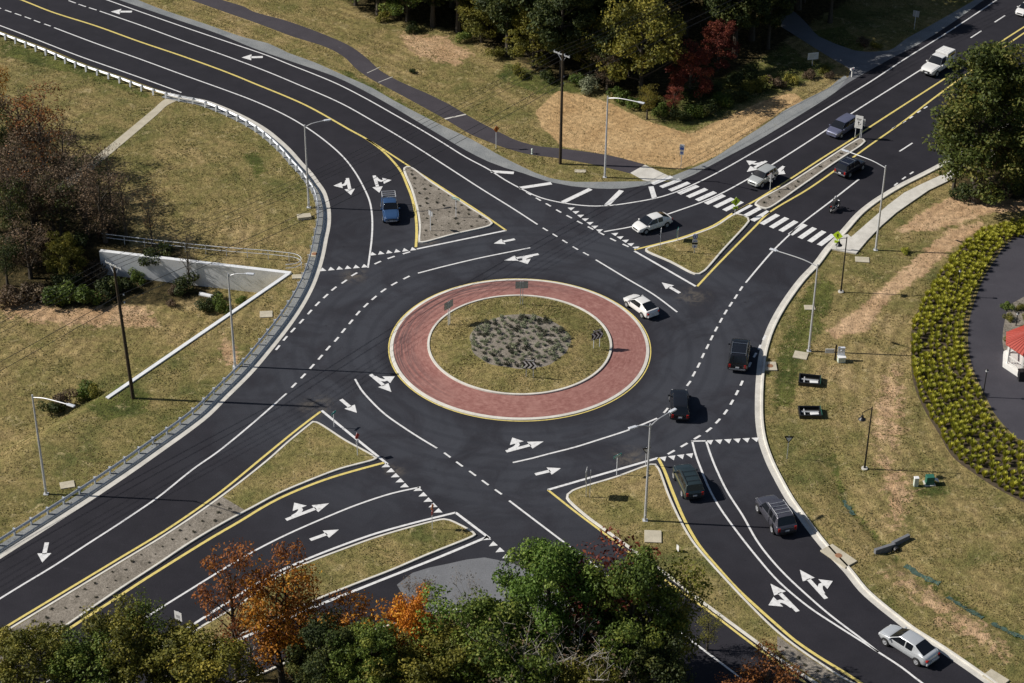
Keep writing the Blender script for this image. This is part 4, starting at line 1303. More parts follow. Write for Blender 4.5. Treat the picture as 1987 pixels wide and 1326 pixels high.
J = [(-0.22, 0, 0.90), (-0.20, 0, 1.12), (-0.10, 0, 1.32), (-0.04, 0, 1.44), (-0.01, 0, 1.54),
     (-0.10, 0.19, 1.36), (0.10, 0.30, 1.18), (0.33, 0.36, 1.08), (0.42, 0.38, 1.05),
     (-0.10, -0.19, 1.36), (0.10, -0.30, 1.18), (0.33, -0.36, 1.08), (0.42, -0.38, 1.05),
     (-0.20, 0.13, 0.86), (0.20, 0.24, 0.78), (0.08, 0.24, 0.42), (0.20, 0.25, 0.37),
     (-0.20, -0.13, 0.86), (0.20, -0.24, 0.78), (0.08, -0.24, 0.42), (0.20, -0.25, 0.37)]
Bn = [(0, 1), (1, 2), (2, 3), (3, 4), (2, 5), (5, 6), (6, 7), (7, 8), (2, 9), (9, 10), (10, 11), (11, 12), (0, 13), (13, 14), (14, 15), (15, 16), (0, 17), (17, 18), (18, 19), (19, 20)]
Rd = [(0.17, 0.14), (0.165, 0.125), (0.19, 0.13), 0.07, 0.06, 0.085, 0.055, 0.042, 0.04, 0.085, 0.055, 0.042, 0.04, 0.10, 0.075, 0.052, 0.045, 0.10, 0.075, 0.052, 0.045]
skin_body('clothed_body', J, Bn, Rd, M['leather'], pr)
Hm = Matrix.Translation((0.02, 0, 1.64)) @ Matrix.Diagonal((1.12, 0.95, 1.0, 1.0))
MB().lathe([(0.0, 0.155), (0.06, 0.145), (0.115, 0.10), (0.14, 0.03), (0.138, -0.05), (0.115, -0.12), (0.0, -0.13)], 20, Hm).build('helmet', M['helmet'], pr, smooth=True)
MB().lathe([(0.06, 0.05), (0.148, 0.04), (0.150, -0.03), (0.06, -0.045)], 10, Matrix.Translation((0.035, 0, 1.645)) @ Matrix.Diagonal((1.08, 0.75, 1.0, 1.0))).build('visor', M['glass'], pr)
for s in (1, -1):
    hnd = MB()
    hnd.box((0.44, s * 0.385, 1.045), (0.09, 0.075, 0.05), None, 0.015)
    for kf in range(4):
        yy = s * (0.358 + 0.02 * kf)
        hnd.tube([(0.475, yy, 1.055), (0.492, yy, 1.03), (0.482, yy, 1.005), (0.458, yy, 1.0)], [0.010, 0.0095, 0.009, 0.008], 6)
    hnd.tube([(0.43, s * 0.345, 1.045), (0.44, s * 0.325, 1.02), (0.455, s * 0.335, 1.0)], [0.011, 0.010, 0.009], 6)
    hnd.build('glove', M['black'], pr)

# ------------------------------------------------------------------ street lamps
def ang(a, b): return math.atan2(b.y - a.y, b.x - a.x)


def cobra(root, a, heads, h):
    """arms and lamp heads; heads: world positions of the lamp heads"""
    for hd in heads:
        d = hd - a; d.z = 0; Ln = d.length; d.normalize()
        pts = [Vector((0, 0, h - 0.25)) + d * 0.08, Vector((0, 0, h + 0.02)) + d * Ln * 0.3, Vector((0, 0, h + 0.12)) + d * Ln * 0.65, Vector((0, 0, h + 0.15)) + d * (Ln - 0.25)]
        MB().tube(catmull(pts, False, 0.3), 0.05, 7).build('arm', M['alu'], root)
        T = Matrix.Translation(Vector((0, 0, h + 0.15)) + d * (Ln + 0.10)) @ Matrix.Rotation(math.atan2(d.y, d.x), 4, 'Z')
        m = MB()
        m.box((0, 0, 0.02), (0.78, 0.32, 0.13), T, 0.05)
        m.box((-0.42, 0, 0.02), (0.25, 0.13, 0.10), T, 0.03)
        lum = m.build('lamp_head', M['galv'], root)
        MB().box((0.06, 0, -0.065), (0.5, 0.24, 0.05), T, 0.02).build('lens', M['lamp_clear'], lum)


LAMPS = [((599.3, 403.2), 242.7, [(634, 233)], 'tall silver lamp post standing behind the guardrail by the north-west lanes'),
         ((1173.5, 344.5), 186.7, [(1243, 198.6)], 'tall silver lamp post on the grass between asphalt path and gravel shoulder'),
         ((1699, 485.8), 321.8, [(1642, 292.6)], 'tall silver lamp post beside the east sidewalk near the big tree'),
         ((1569.5, 681.7), 513, [(1502.6, 485)], 'tall silver lamp post on the east bank below the crosswalk'),
         ((456.2, 711.5), 531.6, [(483.7, 531)], 'tall silver lamp post in front of the culvert wall'),
         ((89.6, 959), 766.5, [(135.8, 785.6)], 'tall silver lamp post on the grass near the left picture edge'),
         ((1251.5, 1012.8), 822.9, [(1229.5, 828.7), (1304, 797)], 'tall silver lamp post with two arms on the south-east grass island')]
for b, ty, heads, lab in LAMPS:
    a = G(*b)
    if b[0] in (1251.5,): a.z = 0.11
    h = height_for(a, ty)
    root = thing('street_lamp', lab, 'street lamp', a, 0, 'tall silver street lamps')
    MB().tube([(0, 0, 0), (0, 0, h)], [0.125, 0.075], 12).build('pole', M['alu'], root, smooth=False)
    MB().box((0, 0, 0.03), (0.45, 0.45, 0.06)).build('base_plate', M['alu'], root)
    MB().box((0.0, -0.12, 0.55), (0.12, 0.06, 0.28)).build('access_cover', M['galv'], root)
    cobra(root, a, [GZ(x, y, a.z + h + 0.2) for x, y in heads], h)

for b, t, hd, lab in (((1631.6, 567), (1645, 460), (1628, 474), 'black pendant lamp beside the yellow sign at the east crosswalk'),
                      ((1677.5, 910), (1693.7, 789.6), (1673, 811.7), 'black pendant lamp alone on the dry east bank')):
    a = G(*b); h = height_for(a, t[1])
    root = thing('pendant_lamp', lab, 'street lamp', a, 0, 'black pendant lamps')
    MB().lathe([(0.30, 0), (0.30, 0.12), (0.0, 0.12)], 16).build('footing', M['concrete'], root)
    MB().tube([(0, 0, 0.1), (0, 0, 0.9), (0, 0, h)], [0.11, 0.085, 0.055], 10).build('pole', M['black'], root)
    H = GZ(*hd, a.z + h - 0.75) - a; H.z = 0; d = H.normalized(); Ln = H.length
    MB().tube([(0, 0, h - 0.15), tuple(d * Ln * 0.5 + Vector((0, 0, h - 0.1))), tuple(d * Ln + Vector((0, 0, h - 0.15)))], 0.035, 7).tube([tuple(d * Ln + Vector((0, 0, h - 0.1))), tuple(d * Ln + Vector((0, 0, h - 0.5)))], 0.03, 6).build('arm', M['black'], root)
    sh = MB().lathe([(0.04, 0.32), (0.10, 0.28), (0.13, 0.10), (0.34, -0.10), (0.36, -0.14), (0.30, -0.12), (0, -0.02)], 20, Matrix.Translation(d * Ln + Vector((0, 0, h - 0.75)))).build('lamp_shade', M['black'], root)
    MB().lathe([(0, -0.16), (0.09, -0.12), (0.10, -0.06), (0, -0.03)], 12, Matrix.Translation(d * Ln + Vector((0, 0, h - 0.75)))).build('bulb', M['lamp_clear'], sh)

for b, t, lab in (((1856, 576), (1862.5, 523), 'short black post lamp inside the shrub rows'), ((1907, 771), (1917, 716.6), 'short black post lamp at the edge of the dark yard'),
                  ((1971, 633.5), (1972.8, 606), 'short black post lamp in the planted bed above the red roof')):
    a = G(*b); h = height_for(a, t[1])
    root = thing('post_lamp', lab, 'lamp', a, 0, 'short black post lamps')
    MB().tube([(0, 0, 0), (0, 0, h - 0.3)], [0.06, 0.045], 9).build('pole', M['black'], root)
    MB().lathe([(0.04, h - 0.35), (0.12, h - 0.28), (0.13, h - 0.12), (0.16, h - 0.10), (0.05, h), (0, h + 0.02)], 12).build('lantern', M['black'], root)
    MB().lathe([(0.125, h - 0.27), (0.135, h - 0.13)], 12).build('lens', M['lamp_clear'], root)

# ------------------------------------------------------------------ utility poles and wires
UP1 = G(258.5, 773); UP2 = G(1087, 318.4)
hU1 = height_for(UP1, 519.8); hU2 = height_for(UP2, 105)
wdir = (UP2 - UP1); wdir.z = 0; wdir.normalize(); cross = Vector((wdir.y, -wdir.x, 0))
tops = []
for a, h, lean, xa, xb_, lab in ((UP1, hU1, Vector((-0.45, 0, 0)), (205, 508), (236, 523), 'dark leaning wooden utility pole on the bank by the culvert wall'),
                                 (UP2, hU2, Vector((0, 0, 0)), (1075, 100), (1105.6, 112), 'wooden utility pole beside the asphalt path')):
    root = thing('utility_pole', lab, 'utility pole', a, 0, 'wooden utility poles')
    MB().tube([(0, 0, -0.2), tuple(lean * 0.5 + Vector((0, 0, h * 0.5))), tuple(lean + Vector((0, 0, h)))], [0.19, 0.16, 0.12], 10).build('pole', M['pole_wood'], root)
    A = GZ(*xa, a.z + h - 0.15) - a; B = GZ(*xb_, a.z + h - 0.15) - a
    ca = MB(); dv = (B - A); L_ = dv.length; T = Matrix.Translation((A + B) / 2) @ Matrix.Rotation(math.atan2(dv.y, dv.x), 4, 'Z')
    ca.box((0, 0, 0), (L_, 0.11, 0.13), T); ca.build('crossarm', M['porcelain'], root)
    br = MB(); br.tube([tuple(lean * 0.9 + Vector((0, 0, h - 1.0))), tuple(A.lerp(B, 0.22))], 0.02, 5).tube([tuple(lean * 0.9 + Vector((0, 0, h - 1.0))), tuple(A.lerp(B, 0.78))], 0.02, 5); br.build('brace', M['galv'], root)
    pts = []
    for t in (0.03, 0.36, 0.68, 0.97):
        p = A.lerp(B, t)
        MB().lathe([(0.04, 0.06), (0.08, 0.10), (0.05, 0.15), (0.08, 0.20), (0.03, 0.27)], 10, Matrix.Translation(p)).build('insulator', M['porcelain'], root)
        pts.append(a + p + Vector((0, 0, 0.25)))
    for z in (h * 0.80, h * 0.74):
        MB().box((0.16, 0, z), (0.12, 0.1, 0.14)).build('cable_bracket', M['galv'], root)
        pts.append(a + lean * 0.8 + Vector((0.2, 0, z)))
    tops.append(pts)


def sag(a, b, s, n=14):
    return [a.lerp(b, i / n) - Vector((0, 0, 4 * s * (i / n) * (1 - i / n))) for i in range(n + 1)]


span = (UP2 - UP1)
for i, (p, q) in enumerate(zip(*tops)):
    far = q + span.normalized() * 62 + Vector((3.0, 0, 1.0)); near = p - span.normalized() * 55 + Vector((0, 0, -0.6))
    P = sag(near, p, 0.7) + sag(p, q, 1.0)[1:] + sag(q, far, 0.8)[1:]
    o = MB().tube(P, 0.018 if i < 4 else 0.026, 5).build('power_line', M['wire'])
    tag(o, 'thin overhead wire strung along the crossarms of the wooden poles' if i < 4 else 'lower overhead cable strung beneath the crossarms of the wooden poles', 'wire', 'overhead wires on the crossarms' if i < 4 else 'lower overhead cables')

# ------------------------------------------------------------------ guardrail
wl_ = polylen(west)
gi0 = next(i for i, p in enumerate(west) if (p - R(-40, 46)).length < 2.5)
s0 = polylen(west[:gi0 + 1])
gend = next(i for i, p in enumerate(west) if (p - R(-60, 1124)).length < 2.5)
s1 = polylen(west[:gend + 1])
gpath = offset(cut(west, s0, s1), sgn * 1.40)
gr = thing('guardrail', 'long galvanised steel guardrail curving along the west edge of the road', 'guardrail', (0, 0, 0))
prof = [(0.00, 0.50), (-0.05, 0.53), (-0.075, 0.575), (-0.05, 0.62), (-0.01, 0.65), (-0.05, 0.68), (-0.075, 0.725), (-0.05, 0.77), (0.00, 0.80), (0.012, 0.80), (-0.035, 0.765), (-0.06, 0.725), (-0.035, 0.69), (0.012, 0.65), (-0.035, 0.61), (-0.06, 0.575), (-0.035, 0.54), (0.012, 0.50)]
MB().sweep(gpath, [(sgn * o, z) for o, z in prof]).build('rail', M['galv'], gr)
gl = polylen(gpath); s = 0.6; npost = 0
STEP = max(1.905, gl / 98)
while s < gl:
    p, t = at_len(gpath, s)
    n = Vector((-t.y, t.x, 0)) * sgn
    T = Matrix.Translation(p + n * 0.16) @ Matrix.Rotation(math.atan2(t.y, t.x), 4, 'Z')
    zt = float(terr(p.x, p.y))
    m = MB(); m.box((0, 0, 0.36), (0.10, 0.02, 0.86), T); m.box((0, 0.075, 0.36), (0.14, 0.012, 0.86), T); m.box((0, -0.075, 0.36), (0.14, 0.012, 0.86), T)
    m.box((0, -0.13 * sgn * 0 - (0.12 if sgn > 0 else -0.12), 0.64), (0.12, 0.10, 0.32), T)
    m.build('post', M['galv'] if npost % 7 else M['galv'], gr)
    s += STEP; npost += 1

# ------------------------------------------------------------------ culvert walls and pipe railing
def wall(name, label, A, B, dA, dB, th, top=0.14, out=None):
    d = (B - A); d.z = 0; d.normalize(); n = Vector((-d.y, d.x, 0)) * th
    m = MB()
    V = []
    for P, dep in ((A, dA), (B, dB)):
        V += [(P.x, P.y, -dep), (P.x + n.x, P.y + n.y, -dep), (P.x + n.x, P.y + n.y, top), (P.x, P.y, top)]
    m.faces(V, [(0, 1, 2, 3), (7, 6, 5, 4), (3, 2, 6, 7), (0, 3, 7, 4), (1, 5, 6, 2), (0, 4, 5, 1)])
    o = m.build(name, M['concrete_wall'])
    tag(o, label, 'wall', 'culvert wing walls')
    return o


b1 = wall('wing_wall', 'tall concrete wall of the culvert below the pipe railing, pale face in view', WC + Vector((0.3, 0, 0)), W1, 3.1, 3.0, 0.50)
b2 = wall('wing_wall', 'long low concrete wall top running down the grass to the utility pole', WC, W2, 3.1, 0.9, 0.42, top=0.10)
m = MB().box((0, 0, 0), (2.6, 0.02, 0.02))
m.bm.free()
rl = thing('pipe_railing', 'two-rail pipe railing above the culvert wall', 'railing', (0, 0, 0))
RP = [R(200, 470), R(300, 482), R(420, 495), R(540, 505), R(578, 511), R(586, 520), R(575, 528), R(555, 530)]
RPs = catmull(RP, False, 0.5)
for z, r_ in ((1.05, 0.035), (0.60, 0.03)):
    MB().tube([p + Vector((0, 0, z)) for p in RPs], r_, 6).build('rail', M['galv'], rl)
s = 0.2
while s < polylen(RPs):
    p, t = at_len(RPs, s); MB().tube([(p.x, p.y, -0.15), (p.x, p.y, 1.07)], 0.03, 6).build('post', M['galv'], rl); s += 2.3
dp = G(405, 575); o = MB().tube([(-1.0, 0.35, 0.05), (1.0, -0.35, 0.0)], 0.24, 14, False).build('drain_pipe', M['concrete_wall'], loc=dp)
tag(o, 'pale concrete pipe lying in the shrubs below the culvert wall', 'pipe')

# ------------------------------------------------------------------ pads, inlets, boxes
def pad(c, size, label, rot=0.0, h=0.10, mat='concrete_tan', lid=True, name='utility_pad', cat='concrete pad', z=None, group='concrete pads in the grass'):
    a = G(*c)
    if z is not None: a.z = z
    root = thing(name, label, cat, a, rot, group)
    MB().box((0, 0, h / 2), (size[0], size[1], h), None, 0.015).build('slab', M[mat], root)
    if lid: MB().lathe([(0.0, h + 0.02), (0.30, h + 0.02), (0.32, h)], 20).build('manhole_cover', M['rust'], root)
    return root


pad((590.5, 423.5), (1.5, 0.9), 'tilted pale concrete pad beside the north-west lamp post', 0.25, 0.35, lid=False)
pad((516.5, 611), (1.3, 1.2), 'flat pale concrete pad on the bank west of the circle', 0.1, lid=False)
pad((130.7, 942), (1.3, 1.0), 'pale concrete pad beside the lamp post near the left edge', 0.3, lid=False)
pad((1266.8, 1045), (1.5, 1.7), 'square pale concrete pad on the south-east grass island', -0.05, 0.12, z=0.10, lid=False)
pad((1673, 505), (1.5, 1.1), 'pale concrete pad below the east sidewalk', -0.1, lid=False)
pad((1553.6, 690.5), (1.4, 1.3), 'cream concrete pad at the foot of the east bank lamp post', -0.3, lid=False)
pad((1571, 598), (1.1, 0.9), 'small half-buried concrete pad on the shaded east bank', 0.0, lid=False)
pad((1126, 332.5), (1.3, 0.7), 'faint concrete pad in dry grass near the gravel shoulder', 0.0, 0.04, lid=False)
pad((610.5, 495), (0.9, 1.1), 'concrete inlet with rusty cover behind the guardrail', 0.0, 0.14, name='drain_inlet', cat='drain', group='kerb inlets')
pad((577, 538.5), (1.1, 0.8), 'plain concrete inlet slab at the culvert wall corner', 0.1, 0.14, name='drain_inlet', cat='drain', lid=False, group='kerb inlets')
pad((1627, 1081), (1.5, 3.0), 'large concrete inlet with rusty cover on the south-east kerb', -0.75 + 1.57 - 0.15, 0.16, name='drain_inlet', cat='drain', group='kerb inlets')
pad((1494, 712.5), (1.3, 1.5), 'concrete inlet with rusty cover beside the long black SUV', 0.0, 0.15, name='drain_inlet', cat='drain', group='kerb inlets')
pad((1932, 1318), (1.2, 1.8), 'concrete inlet cut by the bottom right corner of the picture', 0.75, 0.15, name='drain_inlet', cat='drain', lid=False, group='kerb inlets')
for px, py in ((1486, 633),):
    pass

for c, lab, rz in (((1570.5, 742), 'upper open green vault box with a white fitting inside', -0.17), ((1571, 804), 'lower open green vault box with pale pipes inside', 0.0)):
    a = G(*c); root = thing('vault_box', lab, 'utility box', a, rz, 'open vault boxes on the east bank')
    w_, d_, h_ = 2.0, 1.55, 0.42
    m = MB()
    m.box((0, d_ / 2, h_ / 2), (w_ + 0.12, 0.12, h_)); m.box((0, -d_ / 2, h_ / 2), (w_ + 0.12, 0.12, h_))
    m.box((-w_ / 2, 0, h_ / 2), (0.12, d_ - 0.12, h_)); m.box((w_ / 2, 0, h_ / 2), (0.12, d_ - 0.12, h_))
    m.build('frame', M['black'], root)
    MB().box((0, 0, 0.045), (w_ - 0.13, d_ - 0.13, 0.03)).build('floor_plate', M['trim'], root)
    MB().box((w_ / 2 + 0.075, 0, h_ / 2 + 0.1), (0.03, d_, 0.40)).build('end_plate', M['green_box'], root)
    MB().box((0.42, -0.15, 0.16), (0.80, 0.50, 0.12), Matrix.Rotation(0.12, 4, 'Z'), 0.02).build('valve_cover', M['sign_white'], root)
    MB().tube([(-0.85, 0.1, 0.2), (0.85, 0.1, 0.2)], 0.10, 8).tube([(-0.5, -0.45, 0.18), (-0.5, 0.55, 0.18)], 0.07, 8).build('pipe', M['sign_back'], root)

a = G(1620, 699); root = thing('meter_rack', 'grey electric meter cabinet on a post on the east bank', 'meter cabinet', a, 0)
MB().box((0, 0, 0.9), (0.16, 0.16, 1.8)).build('post', M['pole_wood'], root)
MB().box((0.55, 0, 1.05), (0.70, 0.28, 0.95), None, 0.02).build('cabinet', M['galv'], root)
MB().box((-0.55, 0.25, 0.9), (0.9, 0.06, 0.5)).build('panel', M['sign_white'], root)
MB().lathe([(0, 0.07), (0.10, 0.06), (0.12, 0)], 12, Matrix.Translation((0.55, -0.14, 1.2)) @ Matrix.Rotation(math.radians(90), 4, 'X')).build('meter', M['lamp_clear'], root)
a = G(1632, 702); root = thing('transformer_box', 'small white and green box on the ground beside the meter cabinet', 'utility box', a, 0.1)
MB().box((0, 0, 0.30), (0.75, 0.6, 0.60), None, 0.03).build('cabinet', M['mint'], root); MB().box((0, 0, 0.62), (0.82, 0.66, 0.05), None, 0.01).build('lid', M['sign_white'], root)
a = G(1776.5, 943); root = thing('utility_pedestal', 'pale mint utility pedestal beside the green cabinet', 'utility box', a, 0.1)
MB().box((0, 0, 0.45), (0.42, 0.36, 0.9), None, 0.04).build('cabinet', M['mint'], root); MB().box((0, 0, 0.92), (0.46, 0.40, 0.08), None, 0.03).build('lid', M['sign_white'], root)
a = G(1803, 939); root = thing('utility_cabinet', 'dark green utility cabinet with a pale lid on the east bank', 'utility box', a, 0.1)
MB().box((0, 0, 0.45), (0.75, 0.6, 0.9), None, 0.04).build('cabinet', M['green_box'], root); MB().box((0.30, 0, 0.68), (0.55, 0.5, 0.06), Matrix.Rotation(0.5, 4, 'Y'), 0.01).build('lid', M['sign_white'], root)
MB().box((0, 0, 0.04), (1.0, 0.85, 0.10)).build('base_plate', M['concrete'], root)
A = G(1697, 1074); B = G(1771, 1050)
root = thing('headwall', 'small dark headwall sunk in the grass of the east bank', 'headwall', (A + B) / 2, ang(A, B)); Lh = (B - A).length
MB().box((-Lh * 0.24, 0, 0.05), (Lh * 0.52, 0.32, 0.75), None, 0.03).build('wall', M['asphalt_old'], root); MB().box((Lh * 0.24, 0.16, 0.05), (Lh * 0.50, 0.32, 0.80), Matrix.Rotation(0.16, 4, 'Z'), 0.03).build('wing', M['asphalt_old'], root)
MB().tube([(0, -0.5, -0.05), (0, 0.05, 0.0)], 0.30, 14).build('drain_pipe', M['black'], root)
def swz(p):
    d = min(((p - a_).length if (p - a_).dot(b_ - a_) < 0 else (p - b_).length if (p - b_).dot(b_ - a_) > 0 else abs((p - a_).x * (b_ - a_).y - (p - a_).y * (b_ - a_).x) / (b_ - a_).length) for a_, b_ in zip(swale, swale[1:]))
    return BASE - 0.28 * math.exp(-(d / 0.9) ** 2)


M['netting'] = simple('green_netting', (0.055, 0.100, 0.080), 0.9, var=0.4, scale=2.0)
for L_, lab in (([(1637, 967), (1646, 982), (1657, 996)], 'short strip of green erosion netting beside the dark grey SUV'), ([(1756, 1094), (1785, 1112), (1823, 1131)], 'strip of green erosion netting just below the small headwall'),
                ([(1840, 1154), (1872, 1176), (1908, 1195)], 'middle strip of green erosion netting on the lower east bank'), ([(1925, 1205), (1955, 1221), (1990, 1234)], 'strip of green erosion netting running off the right picture edge')):
    P = catmull(rp(L_), False, 0.25); m = MB(); N = normals2(P); vs = []
    for p, n_ in zip(P, N):
        w1_, w2_ = random.uniform(.12, .38), random.uniform(.12, .38)
        for q in (p + n_ * w1_, p, p - n_ * w2_): vs.append((q.x, q.y, swz(q) + 0.06 + random.uniform(0, .03)))
    m.faces(vs, [(3 * i + j, 3 * i + j + 1, 3 * i + j + 4, 3 * i + j + 3) for i in range(len(P) - 1) for j in (0, 1)])
    tag(m.build('erosion_netting', M['netting']), lab, 'netting', 'erosion netting strips')
a = G(1032.5, 299); root = thing('fire_hydrant', 'small pale hydrant beside the asphalt path', 'hydrant', a)
MB().lathe([(0.14, 0), (0.14, 0.06), (0.10, 0.08), (0.10, 0.5), (0.13, 0.52), (0.12, 0.62), (0.05, 0.72), (0, 0.74)], 14).build('barrel', M['mint'], root)
for s in (1, -1): MB().lathe([(0.05, 0), (0.06, 0.12), (0, 0.13)], 10, Matrix.Translation((0, 0, 0.42)) @ Matrix.Rotation(math.radians(90 * s), 4, 'X') @ Matrix.Translation((0, 0, 0.06))).build('outlet', M['galv'], root)

# ------------------------------------------------------------------ signs
def panel_shape(kind, w, h):
    if kind == 'rect': return [(-w / 2, -h / 2), (w / 2, -h / 2), (w / 2, h / 2), (-w / 2, h / 2)]
    if kind == 'diamond': return [(0, -h / 2), (w / 2, 0), (0, h / 2), (-w / 2, 0)]
    if kind == 'tri': return [(0, -h / 2), (w / 2, h / 2), (-w / 2, h / 2)]
    if kind == 'shield': return [(0, -h / 2), (w * .35, -h * .35), (w / 2, 0), (w * .42, h * .32), (w * .3, h / 2), (-w * .3, h / 2), (-w * .42, h * .32), (-w / 2, 0), (-w * .35, -h * .35)]


def flat(shape, T, y0, y1):
    """extruded plate facing -y in local space"""
    m = MB(); n = len(shape)
    f = [m.bm.verts.new(T @ Vector((x, y0, z))) for x, z in shape]; b = [m.bm.verts.new(T @ Vector((x, y1, z))) for x, z in shape]
    m.bm.faces.new(f); m.bm.faces.new(b[::-1])
    for i in range(n): m.bm.faces.new((f[i], b[i], b[(i + 1) % n], f[(i + 1) % n]))
    return m


def sign(base, name, label, face, plates, posts=((0, 0),), ph=None, z=None, group=None, cat='road sign'):
    """plates: (kind, w, h, centre height, material, decorations); face: direction the front looks at, degrees"""
    a = G(*base)
    if z is not None: a.z = z
    root = thing(name, label, cat, a, math.radians(face + 90), group)
    top = max(p[3] + p[2] / 2 for p in plates)
    for x, y in posts: MB().box((x, 0.04 + y, (ph or top) / 2), (0.06, 0.05, ph or top)).build('post', M['galv'], root)
    for kind, w, h, zc, mt, deco in plates:
        T = Matrix.Translation((0, 0, zc))
        o = flat(panel_shape(kind, w, h), T, -0.012, 0.012).build('panel', M[mt], root)
        flat([(x * 0.99, q * 0.99) for x, q in panel_shape(kind, w, h)], T, 0.0125, 0.016).build('back_face', M['sign_back'], root)
        for shape, m2, lay in deco:
            flat(shape, T, -0.016 - 0.003 * lay, -0.0125).build('symbol', M[m2], o)
    return root


def sc2(shape, k, dx=0, dz=0): return [(x * k + dx, z * k + dz) for x, z in shape]


CAMF = -90
walker = [[(-0.03, 0.20), (0.03, 0.20), (0.045, 0.26), (0, 0.31), (-0.045, 0.26)], [(-0.07, 0.19), (0.07, 0.19), (0.05, -0.02), (-0.05, -0.02)], [(-0.05, -0.02), (0.0, -0.02), (-0.06, -0.26), (-0.12, -0.26)], [(0.0, -0.02), (0.05, -0.02), (0.12, -0.26), (0.06, -0.26)],
          [(0.06, 0.19), (0.17, 0.03), (0.14, 0.0), (0.04, 0.13)], [(-0.06, 0.19), (-0.17, 0.05), (-0.14, 0.02), (-0.04, 0.13)]]
for b, lab, f, z in (((1426, 420.5), 'yellow-green pedestrian sign at the tip of the north-east grass island', -70, 0.11), ((1622.5, 487), 'yellow-green pedestrian sign at the east end of the crosswalk', -110, 0.12)):
    sign(b, 'pedestrian_sign', lab, f, [('diamond', 1.12, 1.12, 1.75, 'sign_lime', [(sc2(s_, 0.95), 'sign_black', k) for k, s_ in enumerate(walker)]),
                                         ('rect', 0.60, 0.32, 0.98, 'sign_lime', [([(-0.2, 0.08), (0.06, -0.04), (0.1, 0.06), (0.2, -0.12), (-0.05, -0.11), (0.02, -0.07), (-0.22, 0.04)], 'sign_black', 0)])], z=z, group='pedestrian crossing signs')
T3 = [([(-0.34, -0.62), (0.34, -0.62), (0.34, -0.60), (-0.34, -0.60)], 'sign_black', 0), ([(-0.05, -0.45), (0.02, -0.45), (0.02, -0.1), (0.12, -0.1), (-0.02, 0.12), (-0.14, -0.1), (-0.05, -0.1)], 'sign_black', 0), ([(0.1, -0.42), (0.32, -0.20), (0.28, -0.14), (0.08, -0.34)], 'sign_black', 0),
      ([(-0.30, 0.35), (0.30, 0.35), (0.30, 0.42), (-0.30, 0.42)], 'sign_black', 0), ([(-0.22, 0.22), (0.22, 0.22), (0.22, 0.28), (-0.22, 0.28)], 'sign_black', 0)]
sign((1663, 270.5), 'direction_sign', 'tall white lane sign on two posts at the median tip', -115, [('rect', 0.95, 1.65, 2.15, 'sign_white', T3)], posts=((-0.3, 0), (0.3, 0)), z=0.11)
sign((1671, 269), 'warning_sign', 'grey back of a sign behind the white lane sign', 60, [('rect', 0.6, 0.9, 2.0, 'sign_white', [])], z=0.11)
sign((1494, 369), 'yield_sign', 'grey back of a sign in front of the compact SUV', 70, [('diamond', 0.85, 0.85, 1.75, 'sign_red', []), ('rect', 0.42, 0.3, 1.15, 'sign_white', [])], z=0.02)
sign((1321, 327.5), 'speed_sign', 'narrow white and blue sign on straw beside the concrete ramp', -100, [('rect', 0.55, 0.80, 2.75, 'sign_white', [([(-0.22, -0.30), (0.22, -0.30), (0.22, 0.02), (-0.22, 0.02)], 'sign_blue', 0), ([(-0.18, 0.12), (0.18, 0.12), (0.18, 0.18), (-0.18, 0.18)], 'sign_blue', 0)]), ('rect', 0.45, 0.5, 2.05, 'sign_white', [([(-0.15, -0.1), (0.15, -0.1), (0.15, 0.1), (-0.15, 0.1)], 'sign_blue', 0)])])
sign((963, 288.5), 'roadwork_sign', 'small orange diamond sign beside the asphalt path', -60, [('diamond', 0.75, 0.95, 2.55, 'sign_orange', [([(-0.04, -0.2), (0.04, -0.2), (0.04, 0.2), (-0.04, 0.2)], 'sign_black', 0)])])
sign((1774, 57), 'road_sign', 'grey backed sign by the gravel shoulder at the top right', 60, [('rect', 0.85, 0.85, 2.2, 'sign_white', [])])
sign((1576, 128), 'notice_board', 'white notice board on one post in the shaded grass', -75, [('rect', 1.45, 0.95, 1.35, 'sign_white', [([(-0.5, y), (0.5 - k * .2, y), (0.5 - k * .2, y + 0.06), (-0.5, y + 0.06)], 'sign_back', 0) for k, y in enumerate((0.2, 0.02, -0.16))])])
sign((884.5, 424), 'street_sign', 'teal street name sign on the north-west mulch island', -120, [('rect', 1.0, 0.24, 2.35, 'sign_teal', [([(-0.4, -0.05), (0.4, -0.05), (0.4, 0.05), (-0.4, 0.05)], 'sign_white', 0)])], z=0.11)
sign((836, 449), 'yield_sign', 'dark back of a sign on the north-west mulch island', 40, [('rect', 0.75, 0.6, 2.1, 'sign_black', [])], z=0.11)
sign((1281, 489), 'sign_post', 'thin white sign post in front of the white sedan', 0, [('rect', 0.3, 0.5, 2.55, 'sign_white', [])], z=0.11)
sign((1314, 469), 'street_sign', 'narrow teal sign at the upper kerb of the north-east grass island', 165, [('rect', 0.9, 0.9, 1.0, 'sign_teal', [])], z=0.11)
deco = [([(-0.18, 0.02), (0.18, 0.02), (0.18, 0.08), (-0.18, 0.08)], 'sign_blue', 0)]
